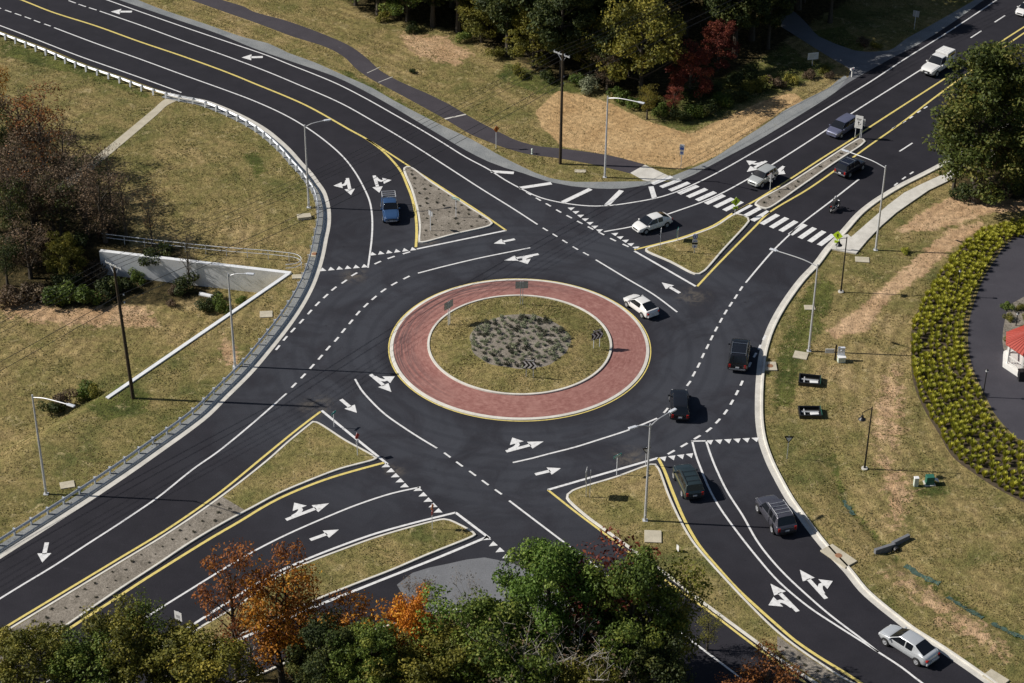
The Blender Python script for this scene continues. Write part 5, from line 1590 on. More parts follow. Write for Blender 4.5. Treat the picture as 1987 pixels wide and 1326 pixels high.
sign((1347, 494), 'route_sign', 'stack of blue and white route markers on the north-east grass island', CAMF, [('shield', 0.56, 0.62, 2.05, 'sign_blue', [(sc2(panel_shape('shield', 0.5, 0.5), 0.8), 'sign_white', 0), ([(-0.10, -0.12), (0.10, -0.12), (0.10, 0.10), (-0.10, 0.10)], 'sign_blue', 1)]),
     ('rect', 0.56, 0.34, 1.52, 'sign_white', [([(-0.2, -0.05), (0.2, -0.05), (0.2, 0.05), (-0.2, 0.05)], 'sign_blue', 0)]), ('rect', 0.66, 0.20, 1.22, 'sign_black', []), ('rect', 0.56, 0.42, 0.88, 'sign_white', [([(-0.14, -0.10), (0.0, 0.14), (0.14, -0.10), (0.04, -0.05), (0.04, -0.16), (-0.04, -0.16), (-0.04, -0.05)], 'sign_blue', 0)])], z=0.11)


def chevrons(w, h, n, d):
    out = []
    for k in range(n):
        x0 = -w / 2 + w * (k + 0.30) / n; t = w / n * 0.46; q = h * 0.46
        out.append(([(x0 - d * .16, -q), (x0 - d * .16 + t, -q), (x0 + d * .16 + t, 0), (x0 - d * .16 + t, q), (x0 - d * .16, q), (x0 + d * .16, 0)], 'sign_white', 0))
    return out


def on_mound(px, py):
    z = 0.5
    for _ in range(5):
        p = GZ(px, py, z); z = dome(math.hypot(p.x, p.y))
    return z


def mound_base(px, py):
    z = on_mound(px, py); p = GZ(px, py, z); return p


for (px, py), lab, f in (((1158, 675), 'black and white chevron board at the east rim of the centre grass', -60), ((1027.5, 733), 'black and white chevron board in front of the mulch bed', -100)):
    p = mound_base(px, py); b = proj(p)
    r = sign((px, py), 'chevron_sign', lab, f, [('rect', 1.30, 0.85, 1.45, 'sign_black', chevrons(1.3, 0.85, 3, 1)), ('rect', 1.0, 0.18, 2.02, 'sign_black', [([(-0.42, -0.05), (0.42, -0.05), (0.42, 0.05), (-0.42, 0.05)], 'sign_white', 0)])], posts=((-0.35, 0), (0.35, 0)), group='chevron boards')
    r.location = p
for (px, py), lab, f in (((1012, 591), 'grey back of a chevron board at the north rim of the centre grass', 95), ((871, 630), 'chevron board with its grey back in view at the west rim of the centre grass', 140)):
    p = mound_base(px, py)
    r = sign((px, py), 'chevron_sign', lab, f, [('rect', 1.30, 0.85, 2.35, 'sign_black', chevrons(1.3, 0.85, 3, 1))], posts=((-0.12, 0), (0.12, 0)), group='chevron boards')
    r.location = p
sign((694.5, 886), 'roadwork_sign', 'small orange-red sign at the kerb of the south-west grass island', -30, [('diamond', 0.75, 0.75, 2.15, 'sign_red', []), ('rect', 0.4, 0.3, 1.55, 'sign_white', [])], z=0.11)
sign((649, 831), 'street_sign', 'small teal sign at the west tip of the south-west grass island', -30, [('rect', 0.7, 0.2, 1.6, 'sign_teal', [])], z=0.11)
sign((839.6, 1029), 'roadwork_sign', 'small orange-red sign on the southern grass island', -20, [('diamond', 0.7, 0.75, 2.4, 'sign_orange', []), ('rect', 0.4, 0.4, 1.8, 'sign_red', [])], z=0.11)
sign((1136, 966.5), 'road_sign', 'pair of narrow grey sign panels on the south-east grass island', 170, [('rect', 0.9, 1.35, 2.35, 'sign_white', [])], posts=((0, 0), (0, 0.35)), z=0.11)
sign((1197, 924.5), 'street_sign', 'pale teal street name sign at the north kerb of the south-east island', -50, [('rect', 0.95, 0.28, 2.15, 'sign_teal', [([(-0.4, -0.07), (0.35, -0.07), (0.35, 0.07), (-0.4, 0.07)], 'sign_white', 0)])], z=0.11)
yd = [([(0, -0.22), (0.26, 0.22), (-0.26, 0.22)], 'sign_white', 0)]
sign((1253, 905), 'yield_sign', 'small triangular yield sign beside the two-armed lamp post', -70, [('tri', 0.85, 0.72, 1.6, 'sign_black', yd)], z=0.11, group='yield signs')
sign((1527, 891), 'yield_sign', 'triangular yield sign on the east bank opposite the yield line', -90, [('tri', 0.95, 0.80, 2.2, 'sign_black', [([(0, -0.25), (0.28, 0.24), (-0.28, 0.24)], 'sign_white', 0)])], group='yield signs')
sign((347.5, 1214), 'road_sign', 'white sign panel behind the olive trees by the inbound lanes', -120, [('rect', 0.75, 0.9, 1.0, 'sign_white', [([(-0.2, -0.2), (0.2, -0.2), (0.2, 0.1), (-0.2, 0.1)], 'sign_back', 0)])])
sign((1314.5, 1073), 'marker_plate', 'small white plate leaning in the south-east island grass', -150, [('rect', 0.35, 0.55, 0.4, 'sign_white', [])], z=0.11)
a = G(1652.5, 150); root = thing('mailbox', 'white mailbox on a post where the driveway meets the road', 'mailbox', a, 0.6)
MB().box((0, 0, 0.5), (0.12, 0.12, 1.0)).build('post', M['white_wood'], root)
m = MB(); pf = [(-0.14, 0), (0.14, 0), (0.14, 0.16), (0.10, 0.25), (0, 0.29), (-0.10, 0.25), (-0.14, 0.16)]
m.bm.free(); m.bm = bmesh.new(); f1 = [m.bm.verts.new((-0.3, x, 1.0 + z)) for x, z in pf]; f2 = [m.bm.verts.new((0.3, x, 1.0 + z)) for x, z in pf]
m.bm.faces.new(f1); m.bm.faces.new(f2[::-1])
for i in range(7): m.bm.faces.new((f1[i], f2[i], f2[(i + 1) % 7], f1[(i + 1) % 7]))
m.build('box', M['sign_white'], root); MB().box((0.05, -0.16, 1.2), (0.05, 0.02, 0.2)).build('flag', M['sign_red'], root)

# ------------------------------------------------------------------ gazebo at the right edge
a = R(2001, 707); a.z = -0.01
root = thing('gazebo', 'white gazebo with a red ribbed roof at the right picture edge', 'gazebo', a, math.radians(10))
NG = 8
MB().lathe([(3.0, 0), (3.0, 0.42), (0, 0.42)], NG).build('plinth', M['white_wood'], root)
for k in range(NG):
    th = 2 * math.pi * k / NG; x, y = 2.55 * math.cos(th), 2.55 * math.sin(th)
    MB().box((0, 0, 1.5), (0.17, 0.17, 2.2), Matrix.Translation((x, y, 0)) @ Matrix.Rotation(th, 4, 'Z')).build('post', M['white_wood'], root)
    t2 = 2 * math.pi * (k + 1) / NG; p, q = Vector((x, y, 0)), Vector((2.55 * math.cos(t2), 2.55 * math.sin(t2), 0))
    if k not in (5,):
        mm = MB(); d = (q - p); T = Matrix.Translation((p + q) / 2) @ Matrix.Rotation(math.atan2(d.y, d.x), 4, 'Z')
        mm.box((0, 0, 1.28), (d.length - 0.2, 0.08, 0.08), T); mm.box((0, 0, 0.58), (d.length - 0.2, 0.06, 0.06), T)
        for u in np.linspace(-d.length / 2 + 0.2, d.length / 2 - 0.2, 9): mm.box((u, 0, 0.93), (0.035, 0.035, 0.64), T)
        mm.build('railing', M['white_wood'], root)
MB().lathe([(2.9, 2.50), (2.95, 2.62), (2.6, 2.62)], NG).build('fascia', M['white_wood'], root)
m = MB().lathe([(3.05, 2.60), (3.05, 2.66), (0.0, 4.15)], NG, cap0=True)
rf = m.build('roof', M['roof_red'], root)
m = MB()
for k in range(48):
    th = 2 * math.pi * k / 48; seg = (th % (2 * math.pi / NG)) - math.pi / NG
    r_ = 3.05 * math.cos(math.pi / NG) / math.cos(seg)
    m.tube([(r_ * math.cos(th), r_ * math.sin(th), 2.68), (0.15 * math.cos(th), 0.15 * math.sin(th), 4.11)], 0.03, 5)
m.build('roof_rib', M['roof_red'], rf)
a = R(1982, 738); o = thing('litter_bin', 'black slatted bin on the dark yard below the red roof', 'bin', a, 0.1)
MB().box((0, 0, 0.75), (0.8, 0.6, 0.7), None, 0.03).build('body', M['black'], o); MB().box((0, 0, 0.2), (0.7, 0.5, 0.4)).build('base', M['trim'], o); MB().box((0, 0, 1.14), (0.9, 0.7, 0.07), None, 0.02).build('lid', M['black'], o)

# ------------------------------------------------------------------ vegetation
LEAF = {
    'green': make_leaf('leaf_green', (0.046, 0.078, 0.016), (0.115, 0.168, 0.029), (0.205, 0.238, 0.046)),
    'oak': make_leaf('leaf_oak', (0.040, 0.060, 0.014), (0.102, 0.128, 0.027), (0.195, 0.180, 0.042)),
    'bright': make_leaf('leaf_bright', (0.058, 0.112, 0.020), (0.142, 0.238, 0.040), (0.245, 0.325, 0.070)),
    'dark': make_leaf('leaf_dark', (0.022, 0.036, 0.013), (0.056, 0.078, 0.022), (0.115, 0.125, 0.030)),
    'olive': make_leaf('leaf_olive', (0.072, 0.080, 0.015), (0.175, 0.172, 0.028), (0.300, 0.262, 0.046)),
    'gold': make_leaf('leaf_gold', (0.080, 0.078, 0.016), (0.185, 0.160, 0.028), (0.310, 0.260, 0.045)),
    'orange': make_leaf('leaf_orange', (0.280, 0.100, 0.015), (0.520, 0.200, 0.022), (0.640, 0.340, 0.040)),
    'rust': make_leaf('leaf_rust', (0.130, 0.050, 0.020), (0.290, 0.105, 0.032), (0.420, 0.180, 0.045)),
    'red': make_leaf('leaf_red', (0.075, 0.020, 0.017), (0.190, 0.042, 0.030), (0.290, 0.090, 0.040)),
    'brown': make_leaf('leaf_brown', (0.065, 0.050, 0.036), (0.140, 0.100, 0.065), (0.210, 0.150, 0.090)),
    'yellowgreen': make_leaf('leaf_yellowgreen', (0.110, 0.120, 0.020), (0.220, 0.215, 0.035), (0.330, 0.290, 0.050)),
    'hedge': make_leaf('leaf_hedge', (0.230, 0.255, 0.030), (0.460, 0.465, 0.060), (0.640, 0.590, 0.100)),
    'sage': make_leaf('leaf_sage', (0.140, 0.170, 0.105), (0.260, 0.295, 0.190), (0.360, 0.385, 0.260)),
    'tuft': make_leaf('leaf_tuft', (0.030, 0.036, 0.024), (0.060, 0.066, 0.042), (0.100, 0.100, 0.062)),
}


def leaf_mesh(name, P, Nrm, size, tint):
    """one rhombic leaf spray per point"""
    n = len(P)
    t = rng.normal(size=(n, 3)); t -= Nrm * (t * Nrm).sum(1, keepdims=True)
    t /= np.linalg.norm(t, axis=1, keepdims=True) + 1e-9
    b = np.cross(Nrm, t)
    s = size[:, None]
    V = np.stack([P - t * s, P + b * s * 0.55, P + t * s, P - b * s * 0.55], 1)
    V[:, 1] += Nrm * s * 0.18; V[:, 3] += Nrm * s * 0.18
    me = np_mesh(name, V.reshape(-1, 3), np.arange(n * 4).reshape(n, 4))
    at = me.attributes.new('tint', 'FLOAT', 'FACE'); at.data.foreach_set('value', np.clip(tint, 0, 1).astype(np.float32))
    return me


def build_tree(seed, h, cr, base, nleaf, leaf, shape='round', limbs=12, bare=False, lean=0.0, cl=0.28):
    """returns (trunk mesh, crown mesh); h height, cr crown radius, base = share of the height where the crown starts"""
    rg = np.random.default_rng(seed); rd = random.Random(seed)
    m = MB()
    r0_ = 0.022 * h + 0.05
    top = Vector((rd.uniform(-.3, .3) + lean, rd.uniform(-.3, .3), h * 0.82))
    mid_ = Vector((top.x * 0.4 + rd.uniform(-.2, .2), top.y * 0.4 + rd.uniform(-.2, .2), h * 0.42))
    tr = catmull([Vector((0, 0, -0.3)), Vector((0, 0, h * 0.12)), mid_, top], False, h * 0.08)
    m.tube(tr, [r0_ * (1 - 0.82 * i / (len(tr) - 1)) * (1.25 if i == 0 else 1) for i in range(len(tr))], 7)
    clumps = []
    zc = h * (base + 1) / 2; hz = h * (1 - base) / 2

    def env(z):
        q = (z - h * base) / (h * (1 - base)); q = min(max(q, 0.0), 1.0)
        if shape == 'round': return cr * (max(0.0, 1 - (2 * q - 0.85) ** 2 / 1.35) ** 0.5)
        if shape == 'cone': return cr * (1 - q) ** 0.75 * (0.35 + 0.65 * min(1, q * 6))
        if shape == 'oval': return cr * (max(0.02, 1 - (2 * q - 1) ** 2) ** 0.55)
        return cr * (0.45 + 0.55 * q) * (1 if q < 0.85 else (1 - q) / 0.15 * 0.6 + 0.4)   # vase
    ga = rd.uniform(0, 6)
    for i in range(limbs):
        q = (i + 0.5) / limbs
        zs = h * (base * 0.75 + (0.80 - base * 0.75) * q * 0.95)
        a, _t = at_len(tr, min(zs, polylen(tr) * 0.98))
        ga += 2.39996 + rd.uniform(-.4, .4)
        rise = rd.uniform(0.30, 0.75) * (1 + q)
        ze = min(h * 0.95, a.z + cr * rise * 0.75)
        L_ = env(ze) * rd.uniform(0.68, 1.0)
        e = Vector((a.x * .5 + math.cos(ga) * L_, a.y * .5 + math.sin(ga) * L_, ze))
        kn = a.lerp(e, 0.5) + Vector((0, 0, cr * 0.10 * rd.uniform(-.6, 1.2)))
        pl = catmull([a, kn, e], False, cr * 0.22)
        rr = r0_ * 0.42 * (1 - 0.55 * q)
        m.tube(pl, [max(0.012, rr * (1 - 0.85 * k / (len(pl) - 1))) for k in range(len(pl))], 5, False)
        clumps.append((e, 1.0))
        nb_ = 5 if bare else 3
        for k in range(nb_):
            s_ = rd.uniform(0.35, 0.95); p, t = at_len(pl, polylen(pl) * s_)
            dv = Vector((rd.uniform(-1, 1), rd.uniform(-1, 1), rd.uniform(-.1, 1.0))).normalized()
            e2 = p + (dv + t * 0.7).normalized() * cr * rd.uniform(0.22, 0.45)
            m.tube([p, p.lerp(e2, .5) + Vector((0, 0, .05)), e2], [max(0.010, rr * 0.35), max(0.009, rr * 0.22), 0.007], 4, False)
            clumps.append((e2, 0.8))
            if bare:
                for w_ in range(3):
                    dv = Vector((rd.uniform(-1, 1), rd.uniform(-1, 1), rd.uniform(0, 1.2))).normalized()
                    p3 = p.lerp(e2, rd.uniform(.4, 1)); e3 = p3 + dv * cr * rd.uniform(.12, .26)
                    m.tube([p3, e3], [0.012, 0.006], 3, False); clumps.append((e3, 0.5))
    clumps.append((Vector((top.x, top.y, h * 0.93)), 0.9))
    for k in range(limbs):        # extra tufts on the crown surface break the outline
        z = h * (base + (1 - base) * rd.uniform(0.08, 0.98)); th = rd.uniform(0, 6.283); L_ = env(z) * rd.uniform(0.55, 1.02)
        clumps.append((Vector((math.cos(th) * L_, math.sin(th) * L_, z)), rd.uniform(.5, 1)))
    tme = bpy.data.meshes.new('trunk'); m.bm.to_mesh(tme); m.bm.free()
    cme = None
    if nleaf:
        C = np.array([c[0] for c in clumps]); Wt = np.array([c[1] for c in clumps])
        ci_ = rg.choice(len(C), nleaf, p=Wt / Wt.sum())
        d = rg.normal(size=(nleaf, 3)); d /= np.linalg.norm(d, axis=1, keepdims=True)
        rad = rg.uniform(0.35, 1.0, nleaf) ** 0.6
        cs = (cr * cl * np.sqrt(Wt) * rg.uniform(0.75, 1.3, len(C)))[ci_]
        off = d * (rad * cs)[:, None] * np.array([1.15, 1.15, 0.72])
        P = C[ci_] + off
        P[:, 2] = np.maximum(P[:, 2], 0.25)
        N_ = d * 0.6 + rg.normal(size=(nleaf, 3)) * 0.55 + np.array([0, 0, 0.45])
        N_ /= np.linalg.norm(N_, axis=1, keepdims=True)
        tint = rg.normal(0.5, 0.20, nleaf) + rg.normal(0, 0.22, len(C))[ci_]
        cme = leaf_mesh('crown', P, N_, leaf * rg.uniform(0.7, 1.35, nleaf), tint)
    return tme, cme


def bush_mesh(seed, r, h, n, leaf):
    rg = np.random.default_rng(seed)
    k = 9
    C = np.stack([rg.normal(0, r * 0.42, k), rg.normal(0, r * 0.42, k), rg.uniform(h * .3, h * .75, k)], 1)
    ci_ = rg.integers(0, k, n); d = rg.normal(size=(n, 3)); d /= np.linalg.norm(d, axis=1, keepdims=True)
    P = C[ci_] + d * (rg.uniform(.4, 1, n) ** .6)[:, None] * np.array([r * .45, r * .45, h * .32])
    P[:, 2] = np.maximum(P[:, 2], 0.03)
    N_ = d * .6 + rg.normal(size=(n, 3)) * .5 + np.array([0, 0, .4]); N_ /= np.linalg.norm(N_, axis=1, keepdims=True)
    return leaf_mesh('foliage', P, N_, leaf * rg.uniform(.7, 1.3, n), rg.normal(.5, .2, n) + rg.normal(0, .15, k)[ci_])


def tuft_mesh(seed, r, h, n, w):
    """clump of arching grass blades: bent quads"""
    rg = np.random.default_rng(seed)
    th = rg.uniform(0, 6.283, n); out = rg.uniform(.25, 1, n) * r; hh = h * rg.uniform(.6, 1.1, n)
    b = np.stack([np.cos(th) * r * .12, np.sin(th) * r * .12, np.zeros(n)], 1)
    mid_ = np.stack([np.cos(th) * out * .55, np.sin(th) * out * .55, hh * .75], 1)
    tip = np.stack([np.cos(th) * out, np.sin(th) * out, hh], 1)
    s = np.stack([-np.sin(th), np.cos(th), np.zeros(n)], 1) * w
    V = np.stack([b - s * .6, b + s * .6, mid_ + s, mid_ - s, tip + s * .25, tip - s * .25], 1).reshape(-1, 3)
    i = np.arange(n)[:, None] * 6
    Q = np.concatenate([i + np.array([0, 1, 2, 3]), i + np.array([3, 2, 4, 5])], 0)
    me = np_mesh('foliage', V, Q)
    t = rg.normal(.5, .22, n); at = me.attributes.new('tint', 'FLOAT', 'FACE'); at.data.foreach_set('value', np.clip(np.concatenate([t, t]), 0, 1).astype(np.float32))
    return me


TM = {}


def tmesh(key):
    if key not in TM:
        kind, v = key
        sp = {'round': dict(h=10, cr=4.2, base=0.18, nleaf=11000, leaf=0.150, shape='round', limbs=20, cl=0.23),
              'big': dict(h=15, cr=5.4, base=0.14, nleaf=30000, leaf=0.165, shape='oval', limbs=34, cl=0.21),
              'spread': dict(h=15, cr=5.6, base=0.10, nleaf=24000, leaf=0.155, shape='cone', limbs=40, cl=0.185),
              'tall': dict(h=17, cr=4.4, base=0.28, nleaf=15000, leaf=0.20, shape='oval', limbs=18),
              'slim': dict(h=11, cr=2.9, base=0.22, nleaf=2900, leaf=0.125, shape='oval', limbs=15),
              'thin': dict(h=10, cr=3.2, base=0.25, nleaf=3600, leaf=0.130, shape='vase', limbs=14),
              'sparse': dict(h=9, cr=3.0, base=0.20, nleaf=2300, leaf=0.105, shape='vase', limbs=13, bare=True),
              'bare': dict(h=9, cr=3.6, base=0.22, nleaf=260, leaf=0.11, shape='vase', limbs=13, bare=True),
              'cone': dict(h=13, cr=3.4, base=0.10, nleaf=8000, leaf=0.25, shape='cone', limbs=18)}[kind]
        TM[key] = build_tree(hash((kind, v)) % 1 + 100 * v + len(kind) * 7 + ord(kind[0]), **sp)
    return TM[key]


H0 = {'spread': 15, 'round': 10, 'big': 15, 'tall': 17, 'slim': 11, 'thin': 10, 'sparse': 9, 'bare': 9, 'cone': 13}
CROWN = {}


def tree(base, kind, v, leaf, h, label, group=None, bark='bark', name='tree', wide=1.0, rz=None, onz=None):
    a = G(*base) if not isinstance(base, Vector) else base
    tme, cme = tmesh((kind, v))
    root = thing(name, label, 'tree', a, random.uniform(0, 6.28) if rz is None else rz, group)
    s = h / H0[kind]; root.scale = (s * wide, s * wide, s)
    k = ('t', kind, v, bark)
    if k not in CROWN: q = tme.copy(); q.materials.append(M[bark]); CROWN[k] = q
    o = bpy.data.objects.new('trunk', CROWN[k]); COL.objects.link(o); o.parent = root
    if cme is not None:
        k = ('c', kind, v, leaf)
        if k not in CROWN: q = cme.copy(); q.materials.append(LEAF[leaf]); CROWN[k] = q
        o = bpy.data.objects.new('crown', CROWN[k]); COL.objects.link(o); o.parent = root
    return root


BM = [bush_mesh(400 + i, 1.0, 1.3, 1300, 0.085) for i in range(3)]
BMM = {}


def bush(base, leaf, r, label, group=None, hz=1.0, name='shrub', cat='shrub', v=None):
    a = G(*base) if not isinstance(base, Vector) else base
    v = random.randrange(3) if v is None else v
    if (v, leaf) not in BMM: q = BM[v].copy(); q.materials.append(LEAF[leaf]); BMM[(v, leaf)] = q
    o = bpy.data.objects.new(name, BMM[(v, leaf)]); COL.objects.link(o)
    o.location = a; o.rotation_euler = (0, 0, random.uniform(0, 6.28)); o.scale = (r, r, r * hz)
    tag(o, label, cat, group)
    return o


# --- foreground belt of trees along the bottom edge
FG = [
    ((20, 1345), 'round', 0, 'olive', 5.6, 'olive green tree in the bottom left corner', 1.0),
    ((92, 1372), 'round', 1, 'olive', 7.6, 'olive tree touching the end of the gravel median', 1.0),
    ((176, 1395), 'round', 2, 'green', 7.4, 'green tree between the two olive trees at the bottom left', 1.0),
    ((252, 1368), 'round', 0, 'olive', 8.8, 'olive tree standing over the inbound lane line at the bottom left', 0.9),
    ((302, 1352), 'slim', 0, 'green', 9.8, 'thin green tree beside the white sign panel', 0.8),
    ((345, 1385), 'round', 2, 'olive', 7.6, 'broad olive tree in front of the dead forked tree', 1.1),
    ((420, 1420), 'round', 1, 'olive', 8.0, 'low olive tree at the bottom edge before the rusty trees', 1.15),
    ((462, 1318), 'slim', 1, 'rust', 13.6, 'tall thin rust brown tree crossing the inbound lanes', 0.72),
    ((566, 1312), 'slim', 2, 'rust', 13.4, 'tall rust red tree just right of the other thin rust tree', 0.66),
    ((548, 1335), 'thin', 0, 'orange', 11.8, 'bright orange tree in front of the small southern island', 0.9),
    ((590, 1330), 'thin', 1, 'orange', 8.6, 'smaller orange tree beside the pale forked trunk', 0.9),
    ((492, 1342), 'bare', 0, 'rust', 7.2, 'dead forked tree with bare grey limbs', 1.0),
    ((640, 1385), 'big', 0, 'dark', 8.6, 'dense dark green tree at the bottom, left of the two orange crowns', 1.0),
    ((725, 1400), 'big', 1, 'green', 9.0, 'dense green tree at the bottom below the orange crowns', 0.95),
    ((694, 1330), 'thin', 2, 'orange', 9.2, 'orange crown at the left of the small pale car gap', 1.0),
    ((797, 1340), 'round', 1, 'orange', 8.8, 'rounded orange tree in front of the grey spur road', 0.66),
    ((790, 1420), 'round', 0, 'olive', 7.4, 'olive tree at the bottom edge below the rounded orange tree', 1.1),
    ((868, 1350), 'thin', 1, 'bright', 10.0, 'light green tree in front of the grey spur road', 0.95),
    ((878, 1395), 'round', 2, 'olive', 8.2, 'olive tree at the bottom below the light green tree', 1.05),
    ((960, 1378), 'round', 0, 'green', 10.2, 'mid green tree left of the large bright tree', 0.95),
    ((1058, 1335), 'big', 2, 'bright', 13.6, 'large bright green tree covering the exit lanes', 0.82),
    ((1010, 1420), 'round', 1, 'green', 8.5, 'green tree at the bottom edge under the large bright tree', 1.0),
    ((1222, 1358), 'big', 0, 'green', 13.3, 'large green tree beside the yellow kerb of the south-east island', 0.80),
    ((1168, 1312), 'thin', 2, 'red', 13.4, 'thin red tree between the two large green trees', 1.0),
    ((1284, 1335), 'thin', 0, 'yellowgreen', 12.4, 'thin yellow tree on the edge of the south-east island', 0.95),
    ((1100, 1425), 'bare', 1, 'brown', 9.8, 'leafless grey tree in front of the large green trees', 1.25),
    ((1010, 1440), 'bare', 2, 'brown', 10.0, 'leafless grey tree left of the other leafless tree', 1.1),
    ((1195, 1415), 'bare', 0, 'brown', 7.4, 'small leafless tree with long pale limbs', 1.1),
    ((1265, 1412), 'round', 2, 'dark', 8.2, 'dark green tree low beside the broken lane line', 0.85),
    ((1130, 1440), 'round', 0, 'olive', 7.6, 'olive tree at the bottom edge under the leafless trees', 1.0),
    ((905, 1275), 'bare', 1, 'brown', 8.4, 'leafless sapling against the grey spur road', 0.45),
    ((815, 1232), 'sparse', 0, 'brown', 5.6, 'grey brown twiggy tree at the edge of the spur road', 0.9),
    ((1486, 1402), 'thin', 1, 'rust', 6.8, 'low rusty tree at the bottom edge by the south-east median', 1.2),
    ((1420, 1425), 'thin', 0, 'rust', 5.4, 'low rusty tree left of its twin at the bottom edge', 1.2),
    ((1372, 1262), 'sparse', 1, 'yellowgreen', 4.2, 'small twiggy yellow tree beside the dark exit lane', 0.9),
]
for b, kd, v, lf, h, lab, wd in FG:
    tree(b, kd, v, lf, h, lab, 'trees along the bottom edge', wide=wd, bark='bark_pale' if kd == 'bare' else 'bark')

# --- big tree on the right
tree((1893, 392), 'spread', 1, 'oak', 19.0, 'big spreading green tree over the east sidewalk', 'trees on the right side', wide=1.08)
tree((2000, 372), 'spread', 2, 'olive', 16.5, 'olive brown tree cut by the right picture edge', 'trees on the right side', wide=1.0)
tree((1945, 372), 'sparse', 0, 'brown', 9.0, 'half bare grey tree under the big spreading tree', 'trees on the right side', wide=1.2)
tree((1850, 368), 'thin', 2, 'green', 8.0, 'low leafy tree at the walk under the big spreading tree', 'trees on the right side', wide=1.0)
for i, (b, r_, lf) in enumerate((((1870, 392), 1.5, 'dark'), ((1905, 390), 1.6, 'dark'), ((1935, 385), 1.4, 'brown'), ((1965, 380), 1.5, 'dark'))):
    bush(b, lf, r_, 'low dark shrub at the foot of the big spreading tree', 'shrubs at the foot of the big tree')

# --- left thicket
LT = [((-6, 262), 'thin', 0, 'orange', 9.0, 'rusty tree cut by the left picture edge', 0.8), ((85, 330), 'sparse', 0, 'rust', 9.6, 'tall sparse rusty tree in the left thicket', 1.35),
      ((128, 372), 'sparse', 1, 'brown', 8.2, 'thin greyish tree beside the foot of the concrete path', 1.2), ((40, 395), 'thin', 2, 'brown', 8.4, 'brown tree behind the sparse rusty tree', 1.2),
      ((165, 425), 'sparse', 2, 'brown', 8.4, 'brown twiggy tree in the middle of the left thicket', 1.25), ((205, 470), 'sparse', 0, 'brown', 8.6, 'brown twiggy tree beside the pipe railing', 1.15),
      ((105, 455), 'thin', 0, 'brown', 7.4, 'leafier brown tree in the middle of the left thicket', 1.1), ((30, 470), 'thin', 2, 'dark', 8.0, 'dark tree at the left edge of the thicket', 0.9),
      ((250, 505), 'bare', 0, 'brown', 8.4, 'bare leaning tree in front of the culvert wall', 0.8), ((300, 520), 'bare', 1, 'rust', 7.2, 'bare slender tree before the culvert wall', 0.55),
      ((368, 555), 'bare', 2, 'brown', 7.6, 'bare slender tree near the right end of the culvert wall', 0.5), ((60, 540), 'sparse', 1, 'brown', 7.0, 'grey brown thicket tree at the edge of the dry field', 1.3),
      ((130, 545), 'round', 1, 'olive', 5.2, 'low golden green tree in the left thicket', 0.9), ((15, 555), 'thin', 0, 'dark', 6.2, 'low dark tree at the left edge by the dry field', 1.0), ((175, 500), 'sparse', 2, 'brown', 7.0, 'dull brown tree behind the utility pole top', 1.2),
      ((215, 395), 'bare', 1, 'red', 7.6, 'slender tree with a few red leaves by the tree shadow', 0.6), ((-24, 360), 'thin', 1, 'dark', 9.5, 'tall dark tree beyond the left picture edge', 0.9),
      ((70, 430), 'bare', 2, 'rust', 8.4, 'bare grey tree among the rusty trees', 1.0), ((20, 425), 'sparse', 1, 'brown', 8.0, 'brown twiggy tree near the left picture edge', 1.3), ((72, 490), 'sparse', 2, 'brown', 7.6, 'brown twiggy tree low in the left thicket', 1.3),
      ((125, 500), 'sparse', 0, 'dark', 6.8, 'dark twiggy tree behind the low golden green tree', 1.2), ((50, 312), 'sparse', 2, 'brown', 8.6, 'greyish twiggy tree at the top of the left thicket', 1.2), ((2, 330), 'thin', 1, 'dark', 7.5, 'dark green tree under the rusty tree at the left edge', 1.0), ((185, 395), 'sparse', 1, 'dark', 6.2, 'dark twiggy tree casting its shadow on the open slope', 1.1), ((-40, 480), 'thin', 0, 'dark', 9, 'broad dark tree at the left edge of the thicket', 0.9)]
for b, kd, v, lf, h, lab, wd in LT: tree(b, kd, v, lf, h, lab, 'trees in the left thicket', wide=wd)
LB = [((110, 590), 1.9, 'green'), ((160, 585), 2.0, 'green'), ((205, 575), 1.7, 'dark'), ((135, 560), 1.8, 'dark'), ((306, 542), 2.0, 'dark'), ((346, 571), 1.2, 'brown'), ((366, 566), 1.9, 'dark'), ((421, 583), 1.1, 'dark'), ((436, 604), 1.7, 'green'),
      ((331, 596), 0.8, 'brown'), ((396, 606), 1.4, 'dark'), ((412, 596), 1.2, 'dark'), ((326, 527), 1.0, 'green'), ((60, 585), 1.8, 'brown'), ((20, 590), 1.7, 'brown'), ((180, 545), 1.8, 'brown'), ((240, 560), 1.6, 'dark'), ((270, 545), 1.5, 'green'),
      ((465, 590), 1.0, 'green'), ((170, 770), 1.4, 'green'), ((130, 790), 1.3, 'brown'), ((100, 800), 1.2, 'dark'), ((210, 460), 1.3, 'brown'), ((70, 510), 1.7, 'dark'), ((150, 480), 1.6, 'dark'), ((30, 520), 1.8, 'dark'), ((100, 410), 1.6, 'dark'), ((190, 770), 1.0, 'olive')]
for b, r_, lf in LB:
    where = 'below the culvert wall' if b[0] > 225 and b[1] < 620 else ('beside the wooden utility pole' if b[1] > 700 else 'at the edge of the left thicket')
    bush(b, lf, r_ * (0.72 if b[0] > 225 else 0.9), {'green': 'leafy green', 'dark': 'dark green', 'brown': 'dry brown', 'olive': 'olive'}[lf] + ' shrub ' + where, 'low shrubs ' + where + ', ' + lf)

